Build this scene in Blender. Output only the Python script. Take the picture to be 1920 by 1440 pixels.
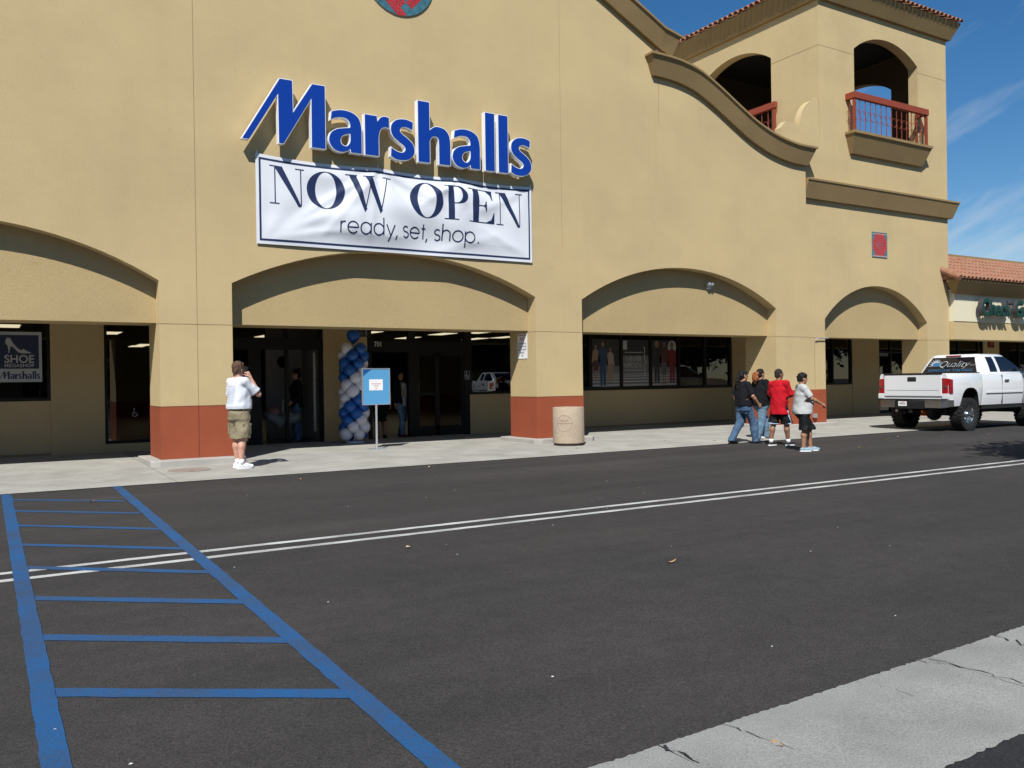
import bpy, bmesh, math, random
import numpy as np
from mathutils import Vector, Matrix
random.seed(7); rng = np.random.default_rng(7)
for o in list(bpy.data.objects): bpy.data.objects.remove(o)
S = bpy.context.scene; COL = S.collection
R = math.radians

# ---------------------------------------------------------------- camera
cd = bpy.data.cameras.new('camera'); cam = bpy.data.objects.new('camera', cd); COL.objects.link(cam)
cd.sensor_width = 36.0; cd.lens = 30.228; cd.clip_start = 0.05; cd.clip_end = 4000
cam.matrix_world = Matrix((( 0.85334204,  0.01425647, -0.52115653,   0.0),
                           (-0.52114519, -0.00479291, -0.85345458, -15.481),
                           (-0.01466511,  0.99988688,  0.0033397,    1.38),
                           (0, 0, 0, 1)))
S.camera = cam
# ---------------------------------------------------------------- sun, sky, exposure
SUN = Vector((0.82, 1.0, -1.45)).normalized()          # direction the light travels
sd = bpy.data.lights.new('sun', 'SUN'); sd.energy = 4.6; sd.angle = R(0.53); sd.color = (1.0, 0.98, 0.93)
sun = bpy.data.objects.new('sun', sd); COL.objects.link(sun)
sun.rotation_euler = SUN.to_track_quat('-Z', 'Y').to_euler(); sun.location = (-20, -25, 40)
W = bpy.data.worlds.new('World'); S.world = W; W.use_nodes = True
nt = W.node_tree; N = nt.nodes; LK = nt.links
bg = N['Background']; bg.inputs['Strength'].default_value = 0.066
sky = N.new('ShaderNodeTexSky'); sky.sky_type = 'NISHITA'; sky.sun_disc = False
sky.sun_elevation = math.asin(-SUN.z); sky.sun_rotation = math.atan2(-SUN.x, -SUN.y)
sky.air_density = 1.0; sky.dust_density = 0.05; sky.ozone_density = 3.4; sky.altitude = 100
hsv = N.new('ShaderNodeHueSaturation'); hsv.inputs['Saturation'].default_value = 1.30; hsv.inputs['Value'].default_value = 1.06
LK.new(sky.outputs[0], hsv.inputs['Color'])
# thin cirrus over the whole sky: stretched noise in direction space
tc = N.new('ShaderNodeTexCoord')
mp = N.new('ShaderNodeCombineXYZ')
COFF = (0.0, 0.0, 1.7)
for k_, (ax, w_) in enumerate((((0.74, -0.45, 0.50), 2.6), ((-0.43, 0.26, 0.87), 11.0), ((0.52, 0.85, 0.0), 4.0))):
    vm = N.new('ShaderNodeVectorMath'); vm.operation = 'DOT_PRODUCT'; vm.inputs[1].default_value = ax; LK.new(tc.outputs['Generated'], vm.inputs[0])
    ms = N.new('ShaderNodeMath'); ms.operation = 'MULTIPLY_ADD'; ms.inputs[1].default_value = w_; ms.inputs[2].default_value = COFF[k_]; LK.new(vm.outputs['Value'], ms.inputs[0]); LK.new(ms.outputs[0], mp.inputs[k_])
n1 = N.new('ShaderNodeTexNoise'); n1.inputs['Scale'].default_value = 1.0; n1.inputs['Detail'].default_value = 8; n1.inputs['Roughness'].default_value = 0.55; n1.inputs['Distortion'].default_value = 0.35
n2 = N.new('ShaderNodeTexNoise'); n2.inputs['Scale'].default_value = 2.3; n2.inputs['Detail'].default_value = 3
r1 = N.new('ShaderNodeMapRange'); r1.inputs[1].default_value = 0.54; r1.inputs[2].default_value = 0.76
r2 = N.new('ShaderNodeMapRange'); r2.inputs[1].default_value = 0.36; r2.inputs[2].default_value = 0.60
mm = N.new('ShaderNodeMath'); mm.operation = 'MULTIPLY'
m2 = N.new('ShaderNodeMath'); m2.operation = 'MULTIPLY'; m2.inputs[1].default_value = 0.9
mx = N.new('ShaderNodeMixRGB'); mx.inputs[2].default_value = (8.2, 8.6, 9.0, 1)
LK.new(mp.outputs[0], n1.inputs[0]); LK.new(tc.outputs['Generated'], n2.inputs[0])
LK.new(n1.outputs[0], r1.inputs[0]); LK.new(n2.outputs[0], r2.inputs[0]); LK.new(r1.outputs[0], mm.inputs[0]); LK.new(r2.outputs[0], mm.inputs[1])
LK.new(mm.outputs[0], m2.inputs[0]); LK.new(m2.outputs[0], mx.inputs[0]); LK.new(hsv.outputs[0], mx.inputs[1]); LK.new(mx.outputs[0], bg.inputs['Color'])
S.view_settings.view_transform = 'Standard'; S.view_settings.look = 'None'
S.view_settings.exposure = 0.42; S.view_settings.gamma = 1; S.view_settings.use_curve_mapping = False
S.cycles.max_bounces = 12; S.cycles.diffuse_bounces = 7; S.cycles.transparent_max_bounces = 16
S.render.resolution_x = 1024; S.render.resolution_y = 768

# ---------------------------------------------------------------- materials
MT = {}
def mat(name, col, rough=0.8, var=0.0, vs=2.0, col2=None, grain=0.0, gs=120.0, bump=0.0, bs=60.0, metal=0.0, spec=0.4,
        coat=0.0, emit=None, es=0.0, trans=0.0, sheen=0.0):
    m = bpy.data.materials.new(name); m.use_nodes = True; MT[name] = m
    t = m.node_tree; b = t.nodes['Principled BSDF']
    b.inputs['Roughness'].default_value = rough; b.inputs['Metallic'].default_value = metal
    b.inputs['Specular IOR Level'].default_value = spec; b.inputs['Coat Weight'].default_value = coat
    b.inputs['Coat Roughness'].default_value = 0.05
    if sheen: b.inputs['Sheen Weight'].default_value = sheen
    c = (*col, 1); b.inputs['Base Color'].default_value = c
    geo = t.nodes.new('ShaderNodeNewGeometry')
    src = None
    if var or col2:
        n = t.nodes.new('ShaderNodeTexNoise'); n.inputs['Scale'].default_value = vs; n.inputs['Detail'].default_value = 6
        n.inputs['Roughness'].default_value = 0.6; t.links.new(geo.outputs['Position'], n.inputs['Vector'])
        mxx = t.nodes.new('ShaderNodeMixRGB'); mr = t.nodes.new('ShaderNodeMapRange'); mr.inputs[1].default_value = 0.3; mr.inputs[2].default_value = 0.7
        t.links.new(n.outputs[0], mr.inputs[0]); t.links.new(mr.outputs[0], mxx.inputs[0])
        if col2 is None:
            mxx.inputs[1].default_value = (*[min(1, x*(1+var)) for x in col], 1); mxx.inputs[2].default_value = (*[x*(1-var) for x in col], 1)
        else:
            mxx.inputs[1].default_value = c; mxx.inputs[2].default_value = (*col2, 1)
        src = mxx.outputs[0]
    if grain:
        n = t.nodes.new('ShaderNodeTexNoise'); n.inputs['Scale'].default_value = gs; n.inputs['Detail'].default_value = 3
        t.links.new(geo.outputs['Position'], n.inputs['Vector'])
        mr = t.nodes.new('ShaderNodeMapRange'); mr.inputs[1].default_value = 0.25; mr.inputs[2].default_value = 0.75
        mr.inputs[3].default_value = 1-grain; mr.inputs[4].default_value = 1+grain; t.links.new(n.outputs[0], mr.inputs[0])
        mu = t.nodes.new('ShaderNodeMixRGB'); mu.blend_type = 'MULTIPLY'; mu.inputs[0].default_value = 1
        if src: t.links.new(src, mu.inputs[1])
        else: mu.inputs[1].default_value = c
        t.links.new(mr.outputs[0], mu.inputs[2]); src = mu.outputs[0]
    if src: t.links.new(src, b.inputs['Base Color'])
    if bump:
        n = t.nodes.new('ShaderNodeTexNoise'); n.inputs['Scale'].default_value = bs; n.inputs['Detail'].default_value = 4
        t.links.new(geo.outputs['Position'], n.inputs['Vector'])
        bp = t.nodes.new('ShaderNodeBump'); bp.inputs['Strength'].default_value = bump; bp.inputs['Distance'].default_value = 0.02
        t.links.new(n.outputs[0], bp.inputs['Height']); t.links.new(bp.outputs[0], b.inputs['Normal'])
    if emit: b.inputs['Emission Color'].default_value = (*emit, 1); b.inputs['Emission Strength'].default_value = es
    return m
def glassmat(name, tint, refl=1.0, rough=0.0):
    m = bpy.data.materials.new(name); m.use_nodes = True; MT[name] = m; t = m.node_tree
    for n in list(t.nodes):
        if n.type == 'BSDF_PRINCIPLED': t.nodes.remove(n)
    tr = t.nodes.new('ShaderNodeBsdfTransparent'); tr.inputs[0].default_value = (*tint, 1)
    gl = t.nodes.new('ShaderNodeBsdfGlossy'); gl.inputs['Roughness'].default_value = rough; gl.inputs[0].default_value = (refl, refl, refl, 1)
    fr = t.nodes.new('ShaderNodeFresnel'); fr.inputs[0].default_value = 1.75
    mx = t.nodes.new('ShaderNodeMixShader'); t.links.new(fr.outputs[0], mx.inputs[0]); t.links.new(tr.outputs[0], mx.inputs[1]); t.links.new(gl.outputs[0], mx.inputs[2])
    t.links.new(mx.outputs[0], t.nodes['Material Output'].inputs[0]); return m

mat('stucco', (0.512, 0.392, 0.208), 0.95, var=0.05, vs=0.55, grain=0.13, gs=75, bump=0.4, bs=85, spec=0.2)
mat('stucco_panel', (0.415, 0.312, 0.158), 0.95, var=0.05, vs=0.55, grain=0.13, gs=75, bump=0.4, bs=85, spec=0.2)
mat('trim', (0.265, 0.182, 0.084), 0.9, var=0.08, vs=0.8, grain=0.08, gs=60, bump=0.3, bs=55, spec=0.2)
mat('red_paint', (0.29, 0.070, 0.031), 0.75, var=0.06, vs=1.3, grain=0.06, gs=60, bump=0.18, bs=80, spec=0.25)
mat('joint', (0.27, 0.20, 0.105), 0.95)
mat('red_joint', (0.13, 0.03, 0.015), 0.95)
mat('concrete', (0.375, 0.366, 0.328), 0.92, col2=(0.285, 0.272, 0.236), vs=1.4, grain=0.16, gs=45, bump=0.3, bs=70, spec=0.25)
mat('kerb_concrete', (0.42, 0.40, 0.36), 0.92, col2=(0.33, 0.31, 0.28), vs=2.2, grain=0.12, gs=60, bump=0.3, bs=70, spec=0.25)
mat('gutter_concrete', (0.285, 0.28, 0.265), 0.95, col2=(0.215, 0.21, 0.198), vs=2.2, grain=0.30, gs=120, bump=0.35, bs=150, spec=0.2)
mat('dark_bronze', (0.009, 0.008, 0.007), 0.55, spec=0.25)
mat('soffit', (0.60, 0.50, 0.34), 0.95)
mat('interior_wall', (0.42, 0.40, 0.37), 0.9)
mat('interior_dark', (0.03, 0.03, 0.03), 0.8)
mat('interior_floor', (0.10, 0.095, 0.09), 0.5)
mat('interior_ceiling', (0.12, 0.12, 0.115), 0.9)
mat('lamp_glow', (0.8, 0.8, 0.7), 0.5, emit=(1.0, 0.88, 0.58), es=2.1)
mat('white', (0.80, 0.80, 0.79), 0.5)
mat('black', (0.012, 0.012, 0.013), 0.6)
mat('tile_roof', (0.235, 0.085, 0.048), 0.85, col2=(0.30, 0.19, 0.12), vs=5.0, grain=0.15, gs=40, spec=0.25)
mat('tile_roof_pale', (0.29, 0.15, 0.10), 0.85, col2=(0.30, 0.12, 0.07), vs=6.0, grain=0.15, gs=40, spec=0.25)
mat('cream_band', (0.66, 0.60, 0.43), 0.9, grain=0.06, gs=60, bump=0.3, bs=60)
mat('sign_blue', (0.0025, 0.036, 0.275), 0.28, spec=0.5)
mat('sign_white', (0.80, 0.80, 0.80), 0.4)
mat('navy', (0.010, 0.022, 0.075), 0.6)
mat('banner_white', (0.66, 0.675, 0.71), 0.7, spec=0.2)
mat('rail_red', (0.245, 0.046, 0.021), 0.6, var=0.08, vs=4)
mat('tile_red', (0.42, 0.03, 0.035), 0.35, var=0.2, vs=14)
mat('tile_teal', (0.05, 0.15, 0.19), 0.3, var=0.25, vs=11)
mat('grout', (0.52, 0.36, 0.31), 0.9)
glassmat('glass', (0.62, 0.62, 0.60)); glassmat('glass_dark', (0.30, 0.30, 0.30))

def weather(name):
    """faint vertical rain streaks and broad blotches over a finished wall paint"""
    t = MT[name].node_tree; b = t.nodes['Principled BSDF']; src = b.inputs['Base Color'].links[0].from_socket; geo = t.nodes.new('ShaderNodeNewGeometry')
    def layer(src, scale, det, lo, hi, a, c, col):
        mp_ = t.nodes.new('ShaderNodeMapping'); mp_.inputs['Scale'].default_value = scale; t.links.new(geo.outputs['Position'], mp_.inputs[0])
        n = t.nodes.new('ShaderNodeTexNoise'); n.inputs['Scale'].default_value = 1; n.inputs['Detail'].default_value = det; n.inputs['Roughness'].default_value = 0.65; t.links.new(mp_.outputs[0], n.inputs['Vector'])
        r = t.nodes.new('ShaderNodeMapRange'); r.inputs[1].default_value = lo; r.inputs[2].default_value = hi; r.inputs[3].default_value = a; r.inputs[4].default_value = c; t.links.new(n.outputs[0], r.inputs[0])
        m_ = t.nodes.new('ShaderNodeMixRGB'); m_.blend_type = 'MULTIPLY'; m_.inputs[2].default_value = (*col, 1); t.links.new(src, m_.inputs[1]); t.links.new(r.outputs[0], m_.inputs[0]); return m_.outputs[0]
    src = layer(src, (3.2, 3.2, 0.22), 6, 0.52, 0.80, 0.0, 0.17, (0.72, 0.70, 0.68))
    src = layer(src, (0.35, 0.35, 0.5), 5, 0.42, 0.66, 0.0, 0.6, (0.86, 0.86, 0.90))
    src = layer(src, (9, 9, 9), 3, 0.66, 0.72, 0.0, 0.35, (0.70, 0.66, 0.60)); t.links.new(src, b.inputs['Base Color'])
for n_ in ('stucco', 'stucco_panel', 'trim', 'red_paint', 'concrete', 'kerb_concrete'): weather(n_)
def asphalt(name, base, dark, coarse=1.0):
    m = mat(name, base, 0.88, spec=0.3); t = m.node_tree; b = t.nodes['Principled BSDF']
    geo = t.nodes.new('ShaderNodeNewGeometry')
    def noise(sc, det=5, ro=0.6, vec=None):
        n = t.nodes.new('ShaderNodeTexNoise'); n.inputs['Scale'].default_value = sc; n.inputs['Detail'].default_value = det; n.inputs['Roughness'].default_value = ro
        t.links.new(vec or geo.outputs['Position'], n.inputs['Vector']); return n.outputs[0]
    def rng_(src, a, b_, c, d):
        r = t.nodes.new('ShaderNodeMapRange'); r.inputs[1].default_value = a; r.inputs[2].default_value = b_; r.inputs[3].default_value = c; r.inputs[4].default_value = d
        t.links.new(src, r.inputs[0]); return r.outputs[0]
    mpp = t.nodes.new('ShaderNodeMapping'); mpp.inputs['Scale'].default_value = (0.05, 0.9, 1); t.links.new(geo.outputs['Position'], mpp.inputs[0])
    blot = rng_(noise(0.5), 0.3, 0.7, 0, 1); streak = rng_(noise(1.0, 5, 0.6, mpp.outputs[0]), 0.32, 0.7, 0.78, 1.20)
    mix = t.nodes.new('ShaderNodeMixRGB'); t.links.new(blot, mix.inputs[0]); mix.inputs[1].default_value = (*base, 1); mix.inputs[2].default_value = (*dark, 1)
    mu = t.nodes.new('ShaderNodeMixRGB'); mu.blend_type = 'MULTIPLY'; mu.inputs[0].default_value = 1; t.links.new(mix.outputs[0], mu.inputs[1]); t.links.new(streak, mu.inputs[2])
    gr = rng_(noise(95*coarse, 4, 0.75), 0.3, 0.7, 0.58, 1.42)
    mu2 = t.nodes.new('ShaderNodeMixRGB'); mu2.blend_type = 'MULTIPLY'; mu2.inputs[0].default_value = 1; t.links.new(mu.outputs[0], mu2.inputs[1]); t.links.new(gr, mu2.inputs[2])
    va_ = t.nodes.new('ShaderNodeTexVoronoi'); va_.inputs['Scale'].default_value = 125; t.links.new(geo.outputs['Position'], va_.inputs['Vector']); vs_ = t.nodes.new('ShaderNodeSeparateColor'); t.links.new(va_.outputs['Color'], vs_.inputs[0])
    mu3 = t.nodes.new('ShaderNodeMixRGB'); mu3.blend_type = 'MULTIPLY'; mu3.inputs[0].default_value = 1; t.links.new(mu2.outputs[0], mu3.inputs[1]); t.links.new(rng_(vs_.outputs[0], 0, 1, 0.70, 1.30), mu3.inputs[2])
    mu2 = t.nodes.new('ShaderNodeMixRGB'); mu2.blend_type = 'MULTIPLY'; mu2.inputs[0].default_value = 1; t.links.new(mu3.outputs[0], mu2.inputs[1]); t.links.new(rng_(noise(5.0, 6, 0.7), 0.3, 0.7, 0.86, 1.15), mu2.inputs[2])
    vo = t.nodes.new('ShaderNodeTexVoronoi'); vo.inputs['Scale'].default_value = 55; t.links.new(geo.outputs['Position'], vo.inputs['Vector'])
    sp = rng_(vo.outputs['Distance'], 0.06, 0.13, 1, 0)
    vc = t.nodes.new('ShaderNodeSeparateColor'); t.links.new(vo.outputs['Color'], vc.inputs[0])
    thr = t.nodes.new('ShaderNodeMath'); thr.operation = 'GREATER_THAN'; thr.inputs[1].default_value = 0.93; t.links.new(vc.outputs[0], thr.inputs[0])
    ml = t.nodes.new('ShaderNodeMath'); ml.operation = 'MULTIPLY'; t.links.new(sp, ml.inputs[0]); t.links.new(thr.outputs[0], ml.inputs[1])
    mx = t.nodes.new('ShaderNodeMixRGB'); mx.inputs[2].default_value = (0.22, 0.21, 0.19, 1); t.links.new(ml.outputs[0], mx.inputs[0]); t.links.new(mu2.outputs[0], mx.inputs[1])
    t.links.new(mx.outputs[0], b.inputs['Base Color'])
    bp = t.nodes.new('ShaderNodeBump'); bp.inputs['Strength'].default_value = 0.5; bp.inputs['Distance'].default_value = 0.012
    t.links.new(noise(120*coarse, 3), bp.inputs['Height']); t.links.new(bp.outputs[0], b.inputs['Normal'])
    return m
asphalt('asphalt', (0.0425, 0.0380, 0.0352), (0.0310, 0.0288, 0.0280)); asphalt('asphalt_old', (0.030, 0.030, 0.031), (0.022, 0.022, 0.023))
def paint(name, col, wear, under=(0.045, 0.042, 0.04)):
    m = mat(name, col, 0.7, spec=0.3); t = m.node_tree; b = t.nodes['Principled BSDF']; geo = t.nodes.new('ShaderNodeNewGeometry')
    n = t.nodes.new('ShaderNodeTexNoise'); n.inputs['Scale'].default_value = 95; n.inputs['Detail'].default_value = 3; t.links.new(geo.outputs['Position'], n.inputs['Vector'])
    n3 = t.nodes.new('ShaderNodeTexNoise'); n3.inputs['Scale'].default_value = 2.2; n3.inputs['Detail'].default_value = 5; t.links.new(geo.outputs['Position'], n3.inputs['Vector'])
    ad = t.nodes.new('ShaderNodeMath'); ad.operation = 'ADD'; t.links.new(n.outputs[0], ad.inputs[0]); t.links.new(n3.outputs[0], ad.inputs[1])
    r = t.nodes.new('ShaderNodeMapRange'); r.inputs[1].default_value = 1.0-wear; r.inputs[2].default_value = 1.55-wear*0.4; r.inputs[3].default_value = 0.0; r.inputs[4].default_value = 0.95; t.links.new(ad.outputs[0], r.inputs[0])
    mx = t.nodes.new('ShaderNodeMixRGB'); mx.inputs[1].default_value = (*col, 1); mx.inputs[2].default_value = (*under, 1); t.links.new(r.outputs[0], mx.inputs[0]); t.links.new(mx.outputs[0], b.inputs['Base Color'])
    bp = t.nodes.new('ShaderNodeBump'); bp.inputs['Strength'].default_value = 0.4; bp.inputs['Distance'].default_value = 0.01; t.links.new(n.outputs[0], bp.inputs['Height']); t.links.new(bp.outputs[0], b.inputs['Normal'])
paint('paint_blue', (0.0085, 0.080, 0.220), 0.17); paint('paint_white', (0.52, 0.52, 0.50), 0.16)

# ---------------------------------------------------------------- mesh helpers
WP = set()          # things whose parts are modelled in world coordinates
def link(name, me, m=None, parent=None, loc=None, smooth=False):
    o = bpy.data.objects.new(name, me); COL.objects.link(o)
    if m is not None: o.data.materials.append(MT[m] if isinstance(m, str) else m)
    if parent is not None:
        o.parent = parent
        if parent.name in WP: o.matrix_parent_inverse = Matrix.Translation(-parent.location)
    if loc is not None: o.location = loc
    if smooth:
        for p in me.polygons: p.use_smooth = True
    return o
def pydata(name, v, f, m=None, parent=None, loc=None, smooth=False):
    me = bpy.data.meshes.new(name); me.from_pydata([tuple(map(float, x)) for x in v], [], [tuple(map(int, x)) for x in f]); me.update()
    return link(name, me, m, parent, loc, smooth)
def tag(o, label=None, cat=None, group=None, kind=None):
    if label: o['label'] = label
    if cat: o['category'] = cat
    if group: o['group'] = group
    if kind: o['kind'] = kind
    return o
def thing(name, loc, label, cat, group=None, rz=0):
    o = bpy.data.objects.new(name, None); COL.objects.link(o); o.location = loc; o.rotation_euler = (0, 0, rz); o.empty_display_size = 0.2
    return tag(o, label, cat, group)
def wthing(*a, **k):
    o = thing(*a, **k); WP.add(o.name); return o
class MB:
    """collects shapes into one mesh"""
    def __init__(s): s.v = []; s.f = []
    def add(s, v, f):
        n = len(s.v); s.v += [tuple(x) for x in v]; s.f += [tuple(i+n for i in q) for q in f]; return s
    def box(s, x0, x1, y0, y1, z0, z1):
        v = [(x, y, z) for x in (x0, x1) for y in (y0, y1) for z in (z0, z1)]
        return s.add(v, [(0,1,3,2), (4,6,7,5), (0,4,5,1), (2,3,7,6), (0,2,6,4), (1,5,7,3)])
    def tube(s, pts, r, n=8, cap=True, r2=None):
        pts = [Vector(p) for p in pts]; rings = []; up = Vector((0, 0, 1))
        for i, p in enumerate(pts):
            d = (pts[min(i+1, len(pts)-1)]-pts[max(i-1, 0)]).normalized()
            a = d.cross(up) if abs(d.dot(up)) < 0.95 else d.cross(Vector((1, 0, 0)))
            a.normalize(); b = a.cross(d)
            rr = r if r2 is None else r+(r2-r)*i/(len(pts)-1)
            rings.append([p+a*math.cos(t*2*math.pi/n)*rr+b*math.sin(t*2*math.pi/n)*rr for t in range(n)])
        v = [q for rg in rings for q in rg]; f = []
        for i in range(len(pts)-1):
            for k in range(n): f.append((i*n+k, i*n+(k+1) % n, (i+1)*n+(k+1) % n, (i+1)*n+k))
        if cap: f.append(tuple(range(n))[::-1]); f.append(tuple(range((len(pts)-1)*n, len(pts)*n)))
        return s.add(v, f)
    def lathe(s, prof, c=(0, 0, 0), n=24, axis='z', cap=True):
        v = []; f = []
        for (r, h) in prof:
            for k in range(n):
                a = 2*math.pi*k/n; x, y = r*math.cos(a), r*math.sin(a)
                v.append({'z': (c[0]+x, c[1]+y, c[2]+h), 'y': (c[0]+x, c[1]+h, c[2]+y), 'x': (c[0]+h, c[1]+x, c[2]+y)}[axis])
        for i in range(len(prof)-1):
            for k in range(n): f.append((i*n+k, i*n+(k+1) % n, (i+1)*n+(k+1) % n, (i+1)*n+k))
        if cap:
            if prof[0][0] > 1e-4: f.append(tuple(range(n))[::-1])
            if prof[-1][0] > 1e-4: f.append(tuple(range((len(prof)-1)*n, len(prof)*n)))
        return s.add(v, f)
    def sphere(s, c, r, n=14, m=9):
        r = (r, r, r) if not isinstance(r, tuple) else r; v = []; f = []
        for i in range(m+1):
            t = math.pi*i/m
            for k in range(n): p = 2*math.pi*k/n; v.append((c[0]+r[0]*math.sin(t)*math.cos(p), c[1]+r[1]*math.sin(t)*math.sin(p), c[2]+r[2]*math.cos(t)))
        for i in range(m):
            for k in range(n): f.append((i*n+k, (i+1)*n+k, (i+1)*n+(k+1) % n, i*n+(k+1) % n))
        return s.add(v, f)
    def prism(s, poly, axis, a, b):
        """convex or simple polygon (2D) extruded along axis from a to b"""
        n = len(poly)
        def P(p, h): return {'y': (p[0], h, p[1]), 'x': (h, p[0], p[1]), 'z': (p[0], p[1], h)}[axis]
        return s.add([P(p, a) for p in poly]+[P(p, b) for p in poly], [tuple(range(n))[::-1], tuple(range(n, 2*n))]+[(i, (i+1) % n, n+(i+1) % n, n+i) for i in range(n)])
    def build(s, name, m, parent=None, loc=None, smooth=False, fix=True, bevel=0, angle=None):
        me = bpy.data.meshes.new(name); me.from_pydata([tuple(map(float, x)) for x in s.v], [], s.f)
        bm = bmesh.new(); bm.from_mesh(me)
        if fix: bmesh.ops.remove_doubles(bm, verts=bm.verts, dist=1e-5); bmesh.ops.recalc_face_normals(bm, faces=bm.faces)
        if bevel:
            ed = [e for e in bm.edges if len(e.link_faces) == 2 and e.calc_face_angle(0) > 0.5]
            bmesh.ops.bevel(bm, geom=ed, offset=bevel, segments=2, affect='EDGES', profile=0.5, clamp_overlap=True)
        bm.to_mesh(me); bm.free(); o = link(name, me, m, parent, loc, smooth)
        if angle is not None: me.shade_smooth() if hasattr(me, 'shade_smooth') else None; me.set_sharp_from_angle(angle=R(angle))
        return o
def box(name, x0, x1, y0, y1, z0, z1, m, parent=None, bevel=0): return MB().box(x0, x1, y0, y1, z0, z1).build(name, m, parent, bevel=bevel)
def catmull(pts, k=6, closed=False):
    out = []; n = len(pts)
    for i in range(n if closed else n-1):
        P = [Vector(pts[(i+j) % n] if closed else pts[min(max(i+j, 0), n-1)]) for j in (-1, 0, 1, 2)]
        for q in range(k):
            t = q/k; out.append(tuple(0.5*((2*P[1])+(-P[0]+P[2])*t+(2*P[0]-5*P[1]+4*P[2]-P[3])*t*t+(-P[0]+3*P[1]-3*P[2]+P[3])*t**3)))
    if not closed: out.append(tuple(pts[-1]))
    return out
def curvefill(name, loops, extrude=0.0, offset=0.0):
    """filled 2D outline with holes -> mesh in local xy, extruded +-extrude in z"""
    cu = bpy.data.curves.new(name, 'CURVE'); cu.dimensions = '2D'; cu.fill_mode = 'BOTH'; cu.extrude = extrude; cu.offset = offset
    for lp in loops:
        sp = cu.splines.new('POLY'); sp.points.add(len(lp)-1); sp.use_cyclic_u = True
        for p, q in zip(sp.points, lp): p.co = (q[0], q[1], 0, 1)
    o = bpy.data.objects.new(name, cu); COL.objects.link(o); dg = bpy.context.evaluated_depsgraph_get()
    me = bpy.data.meshes.new_from_object(o.evaluated_get(dg)); bpy.data.objects.remove(o); bpy.data.curves.remove(cu); me.materials.clear()
    for p in me.polygons: p.use_smooth = False
    return me
def wallmesh(name, loops, y0, y1, m, parent=None, offset=0.0):
    """outline given as (X,Z) loops, standing between y0 (front) and y1"""
    me = curvefill(name, loops, (y1-y0)/2, offset)
    me.transform(Matrix(((1, 0, 0, 0), (0, 0, -1, (y0+y1)/2), (0, 1, 0, 0), (0, 0, 0, 1)))); me.update()
    return link(name, me, m, parent)
def textmesh(body, size, extrude=0.0, offset=0.0, shear=0.0, align='LEFT', space=1.0):
    cu = bpy.data.curves.new('t', 'FONT'); cu.body = body; cu.size = size; cu.extrude = extrude; cu.offset = offset; cu.shear = shear; cu.align_x = align; cu.space_character = space; cu.resolution_u = 4
    o = bpy.data.objects.new('t', cu); COL.objects.link(o); dg = bpy.context.evaluated_depsgraph_get()
    me = bpy.data.meshes.new_from_object(o.evaluated_get(dg)); bpy.data.objects.remove(o); bpy.data.curves.remove(cu); me.materials.clear(); return me
def fitmesh(me, x0, x1, z0, z1):
    """scale a flat mesh so its bounds become x0..x1, z0..z1 (local xy)"""
    a = np.array([v.co[:] for v in me.vertices]); lo = a.min(0); hi = a.max(0)
    for v in me.vertices: v.co.x = x0+(v.co.x-lo[0])/(hi[0]-lo[0])*(x1-x0); v.co.y = z0+(v.co.y-lo[1])/(hi[1]-lo[1])*(z1-z0)
    return me
def standing(me, Y):
    """local xy -> world XZ facing -Y"""
    me.transform(Matrix(((1, 0, 0, 0), (0, 0, -1, Y), (0, 1, 0, 0), (0, 0, 0, 1)))); me.update(); return me
def print_text(body, x0, x1, z0, z1, Y, m, parent, name='lettering', th=0.0015, **k):
    return link(name, standing(fitmesh(textmesh(body, 1, 0, **k), x0, x1, z0, z1), Y), m, parent)

# ================================================================ ground
lot = pydata('parking_lot', [(-400, -400, 0), (400, -400, 0), (400, 400, 0), (-400, 400, 0)], [(0, 1, 2, 3)], 'asphalt'); tag(lot, kind='structure')
def strip(name, pts, z, m, parent, jag=0.0, step=0.12):
    """flat painted quad a-b-c-d with slightly uneven edges"""
    a, b, c, d = [Vector((*p, z)) for p in pts]; n = max(2, int((b-a).length/step)); v = []; f = []
    for i in range(n+1):
        t = i/n; e = (b-a).normalized(); nrm = Vector((-e.y, e.x, 0))
        v.append(a.lerp(b, t)+nrm*random.uniform(-jag, jag)); v.append(d.lerp(c, t)+nrm*random.uniform(-jag, jag))
        if i: f.append((2*i-2, 2*i, 2*i+1, 2*i-1))
    return pydata(name, v, f, m, parent)
for y in (-8.02, -8.31): strip('white_line', [(-30, y-0.045), (60, y-0.045), (60, y+0.045), (-30, y+0.045)], 0.0016, 'paint_white', lot, 0.005)
strip('blue_stripe', [(0.135, -2.53), (0.150, -13.02), (0.243, -13.02), (0.252, -2.53)][::1], 0.0048, 'paint_blue', lot, 0.004)
strip('blue_stripe', [(1.452, -2.53), (1.322, -13.02), (1.416, -13.02), (1.570, -2.53)], 0.0048, 'paint_blue', lot, 0.004)
for i in range(10):
    y, y2 = ((-3.16, -4.19), (-4.31, -5.38), (-5.51, -6.61), (-6.76, -7.80), (-7.89, -8.90), (-9.03, -9.94), (-10.07, -10.92), (-11.08, -11.87), (-12.05, -12.8), (-2.0, -3.05))[i]
    if i > 7: continue
    strip('blue_bar', [(0.247, y-0.065), (1.40, y2-0.065), (1.40, y2+0.065), (0.247, y+0.065)], 0.0032, 'paint_blue', lot, 0.004)
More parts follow.
